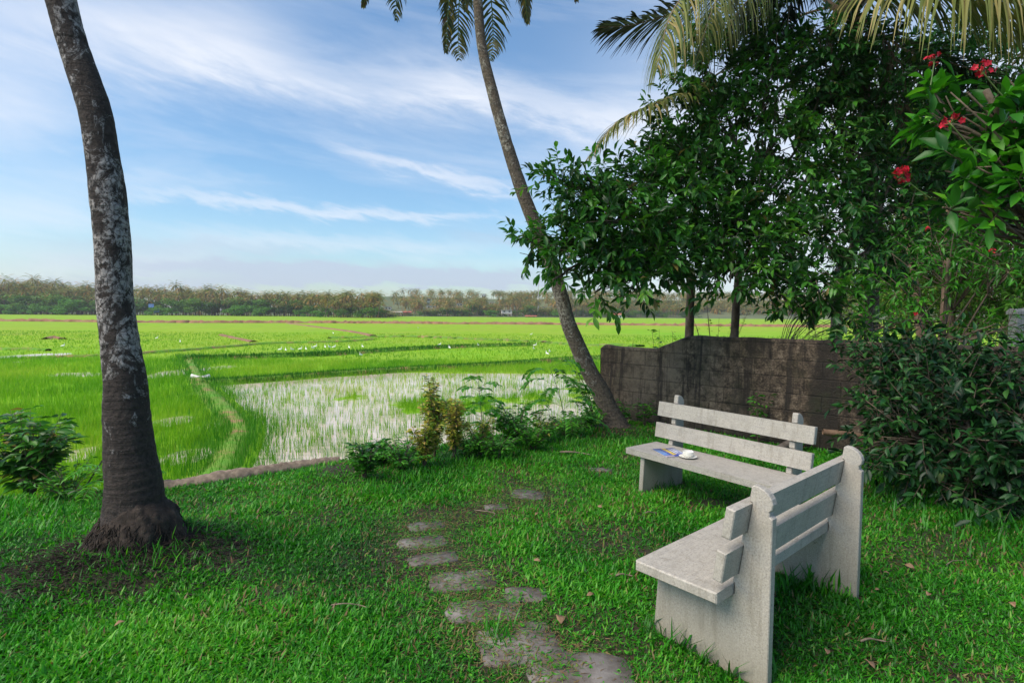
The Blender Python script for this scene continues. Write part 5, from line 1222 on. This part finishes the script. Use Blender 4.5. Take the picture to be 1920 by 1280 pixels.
TOPY = lambda px: float(np.interp(px, [-400, 0, 90, 150, 220, 350, 450, 560, 650, 720, 780, 850, 1000, 1100, 1250, 2000], [515, 522, 520, 530, 534, 533, 541, 545, 546, 548, 560, 557, 555, 561, 569, 575]))
for k in range(290):
    px = -90+1380*(k+fr.uniform(-.4, .4))/290; 
    row = k % 3; D = line_D(px)+4+row*9+fr.uniform(-3, 3); c = aty(px, 590, D)
    ytop = TOPY(px)+(9-6*row if px < 740 else 9-4*row)+fr.normal(0, 3)-(fr.uniform(3, 8) if fr.random() < .16 else 0); zt = aty(px, ytop, D)[2]; zb = float(hill_h(np.array(c[0]), np.array(D)))
    h = max(6, (zt-zb)/1.05*(fr.uniform(.55, .88) if row == 0 else fr.uniform(.82, 1.05))); hd = hides(px, D, zb)
    if hd: h = min(h, hd)
    place('far_palm', FP[k % 6], c[0], D, zb, h, fr.uniform(13.5, 17), 'coconut palm in the far tree line across the paddy field', 'palm tree', 'coconut palms along the far side of the field')
for k in range(120):
    px = -90+1400*(k+fr.uniform(-.5, .5))/120; D = line_D(px)+fr.uniform(-2, 22); c = aty(px, 590, D)
    zt = aty(px, TOPY(px)+4, D)[2]-ZF; hh = zt*fr.uniform(.3, .8); hh = hh*.6 if 592 < px < 728 else hh
    if 600 < px < 725: hh = fr.uniform(3, 5)
    hd = hides(px, D, ZF)
    if hd: hh = min(hh, hd)
    place('far_tree', FT[k % 4], c[0], D, ZF, hh, hh*1.5*fr.uniform(.9, 1.2), 'dull green broadleaf tree among the far palms across the field', 'tree', 'broadleaf trees along the far side of the field')
for k, (px, wpx, hpx) in enumerate([(50, 18, 17), (66, 20, 20), (88, 18, 16), (125, 30, 26), (150, 32, 28), (440, 26, 18), (462, 26, 20), (488, 22, 18), (300, 22, 14), (20, 24, 18), (330, 20, 14), (600, 16, 12), (915, 14, 12), (1050, 16, 12), (560, 14, 12)]):
    D = line_D(px)-4; c = aty(px, 590, D); s_ = D/F
    place('far_bush', FG[k % 2], c[0], D, ZF-.15*hpx*s_, hpx*s_*1.25, wpx*s_*1.9, 'bright green rounded tree at the foot of the far palm wood', 'tree', 'bright green trees at the edge of the far wood')
# the wood behind, one mass
def far_wood():
    gC = Geo()
    def put(q, x, y, z, h, w, g):
        gg = Geo(); gg.merge(q.geo[1]); nT = gg.n; gg.merge(q.geo[0]); V, T, Q, A = gg.arrays(); A = A.copy(); A[nT:] = .8; a = fr.uniform(0, 6.28); c, s = math.cos(a), math.sin(a)
        zz = np.where(V[:, 2] > .62, .88*h+(V[:, 2]-.88)*w*.9, V[:, 2]*h) if q in FP else V[:, 2]*h
        W = np.stack([(V[:, 0]*c-V[:, 1]*s)*w+x, (V[:, 0]*s+V[:, 1]*c)*w+y, zz+z], -1); g.add(W, T, Q, np.clip(A+fr.normal(0, .1), 0, 1))
    for k in range(900):
        px = -500+2100*fr.random(); D = line_D(px)+fr.uniform(22, 60); c = aty(px, 590, D); z = float(hill_h(np.array(c[0]), np.array(D))); zt = aty(px, TOPY(px)+fr.uniform(0, 7), D)[2]
        h = max(5, zt-z); hd = hides(px, D, z); h = min(h, hd) if hd else h; put(FP[k % 6], c[0], D, z, h*fr.uniform(.6, 1), 16, gC)
    for k in range(800):
        px = 690+1200*fr.random(); D = line_D(px)+fr.uniform(40, 170); c = aty(px, 590, D); z = float(hill_h(np.array(c[0]), np.array(D)))
        zt = aty(px, TOPY(px)+fr.uniform(0, 10), D)[2]; h = max(6.5, min(zt-z, 13)); hd = hides(px, D, z)
        if not hd or hd > 5: put(FP[k % 6], c[0], D, z, min(h, hd or 99), 16, gC)
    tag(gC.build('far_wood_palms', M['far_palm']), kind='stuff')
    gC = Geo()
    for k in range(900):
        px = (-500+2300*fr.random()) if k % 2 else 700+1000*fr.random()
        if 592 < px < 728: continue; D = line_D(px)+fr.uniform(14, 60)+(fr.uniform(0, 90) if px > 740 else 0); c = aty(px, 590, D); z = float(hill_h(np.array(c[0]), np.array(D))); zt_ = aty(px, TOPY(px)+3, D)[2]; h = (zt_-z)*(fr.uniform(.5, .88) if px < 735 else fr.uniform(.7, 1.02)); h = max(h, 4); h = h*.6 if 592 < px < 728 else h; hd = hides(px, D, z); h = min(h, hd) if hd else h
        put(FT[k % 4], c[0], D, z-1, h, h*1.5, gC)
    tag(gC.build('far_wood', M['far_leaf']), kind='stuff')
far_wood()

def house(px, D, w, h, dpt, zb, label, wall='white_wall', roof=None, turn=.2, floors=2):
    c = aty(px, 590, D); root = empty('house', (c[0], D, zb), turn); tag(root, label, 'house', 'houses among the far trees')
    prism_obj('wall', [(0, 0), (dpt, 0), (dpt, h), (0, h)], -w/2, w/2, .02, M[wall], root)
    if roof == 'hip': prism_obj('roof', [(-.5, h+.01), (dpt+.5, h+.01), (dpt/2, h+h*.38)], -w/2-.5, w/2+.5, .02, M['red_roof'], root)
    elif roof == 'grey': prism_obj('roof', [(-.5, h+.01), (dpt+.5, h+.01), (dpt/2, h+h*.25)], -w/2-.5, w/2+.5, .02, M['grey_wall'], root)
    else: prism_obj('roof', [(-.45, h+.01), (dpt+.3, h+.01), (dpt+.3, h+.22), (-.45, h+.22)], -w/2-.4, w/2+.4, .02, M['grey_wall'], root)
    nw = max(2, int(w/2.6))
    for fl in range(floors):
        fh = h/floors
        for k in range(nw):
            x = -w/2+w*(k+.5)/nw; prism_obj('window', [(-.05, fl*fh+fh*.35), (.02, fl*fh+fh*.35), (.02, fl*fh+fh*.78), (-.05, fl*fh+fh*.78)], x-.55, x+.55, .01, M['window_dark'], root)
for hs_, hD in zip(HOUSES, HP):
    pm = (hs_[0]+hs_[1])/2; z1 = float(aty(pm, hs_[3], hD)[2]); z0 = float(aty(pm, hs_[2], hD)[2]); w_ = (hs_[1]-hs_[0])*hD/F
    zb = float(hill_h(np.array(aty(pm, 590, hD)[0]), np.array(hD)))-.3; zb = min(zb, z1)
    hh = (z0-zb)*(.72 if hs_[6] else .97)
    house(pm, hD, w_, hh, max(4, w_*.6), zb, hs_[4], hs_[5], hs_[6], floors=hs_[7], turn=.12)
for px, py, lab in [(283, 573, 'blue tarpaulin sheet hung in the far trees, upper'), (293, 582, 'blue tarpaulin sheet at the foot of the far trees, lower')]:
    D = 255; c = aty(px, py, D); o = prism_obj('tarpaulin', [(0, -.8), (.2, -.8), (.4, .7), (.2, .8)], -1.2, 1.2, .02, M['blue_sheet']); o.location = c; tag(o, lab, 'tarpaulin', 'blue sheets in the far wood')
def mast():
    c = aty(1009, 590, 345); root = empty('radio_mast', (c[0], 345, 8)); tag(root, 'thin pale mast rising above the far ridge left of the leaning palm', 'mast'); g = Geo()
    H_ = 24; k = 16; q = [(-.35, -.35), (.35, -.35), (.35, .35), (-.35, .35)]
    P0, P1 = [], []
    for (a, b) in q: P0.append([a, b, -8]); P1.append([a*.4, b*.4, H_-8])
    for i in range(k):
        for j in range(4):
            s0, s1 = 1-.6*i/k, 1-.6*(i+1)/k; a, b = q[j], q[(j+1) % 4]; P0.append([a[0]*s0, a[1]*s0, -8+H_*i/k]); P1.append([b[0]*s1, b[1]*s1, -8+H_*(i+1)/k])
    sticks(g, np.array(P0, float), np.array(P1, float), .06, .06, sides=4); g.build('lattice', M['steel'], root)
    g = Geo(); sticks(g, np.array([[0, 0, H_-8.]]), np.array([[0, 0, H_-5.]]), .05, .03); g.build('antenna', M['steel'], root)
mast()

# ------------------------------------------------------------------ haze
def haze():
    m = bpy.data.materials.new('haze'); m.use_nodes = True; nt = m.node_tree; nt.nodes.clear()
    o = nt.nodes.new('ShaderNodeOutputMaterial'); v = nt.nodes.new('ShaderNodeVolumePrincipled')
    v.inputs['Color'].default_value = (.93, .95, 1, 1); v.inputs['Density'].default_value = .0003; v.inputs['Anisotropy'].default_value = .2
    nt.links.new(v.outputs[0], o.inputs['Volume'])
    x0, x1, y0, y1, z0, z1 = -800, 1300, -60, 950, -1.9, 60
    me = bpy.data.meshes.new('haze'); V = [(x, y, z) for z in (z0, z1) for y in (y0, y1) for x in (x0, x1)]
    me.from_pydata(V, [], [(0, 2, 3, 1), (4, 5, 7, 6), (0, 1, 5, 4), (2, 6, 7, 3), (0, 4, 6, 2), (1, 3, 7, 5)]); me.materials.append(m)
    tag(link('haze', me), kind='stuff')
haze()
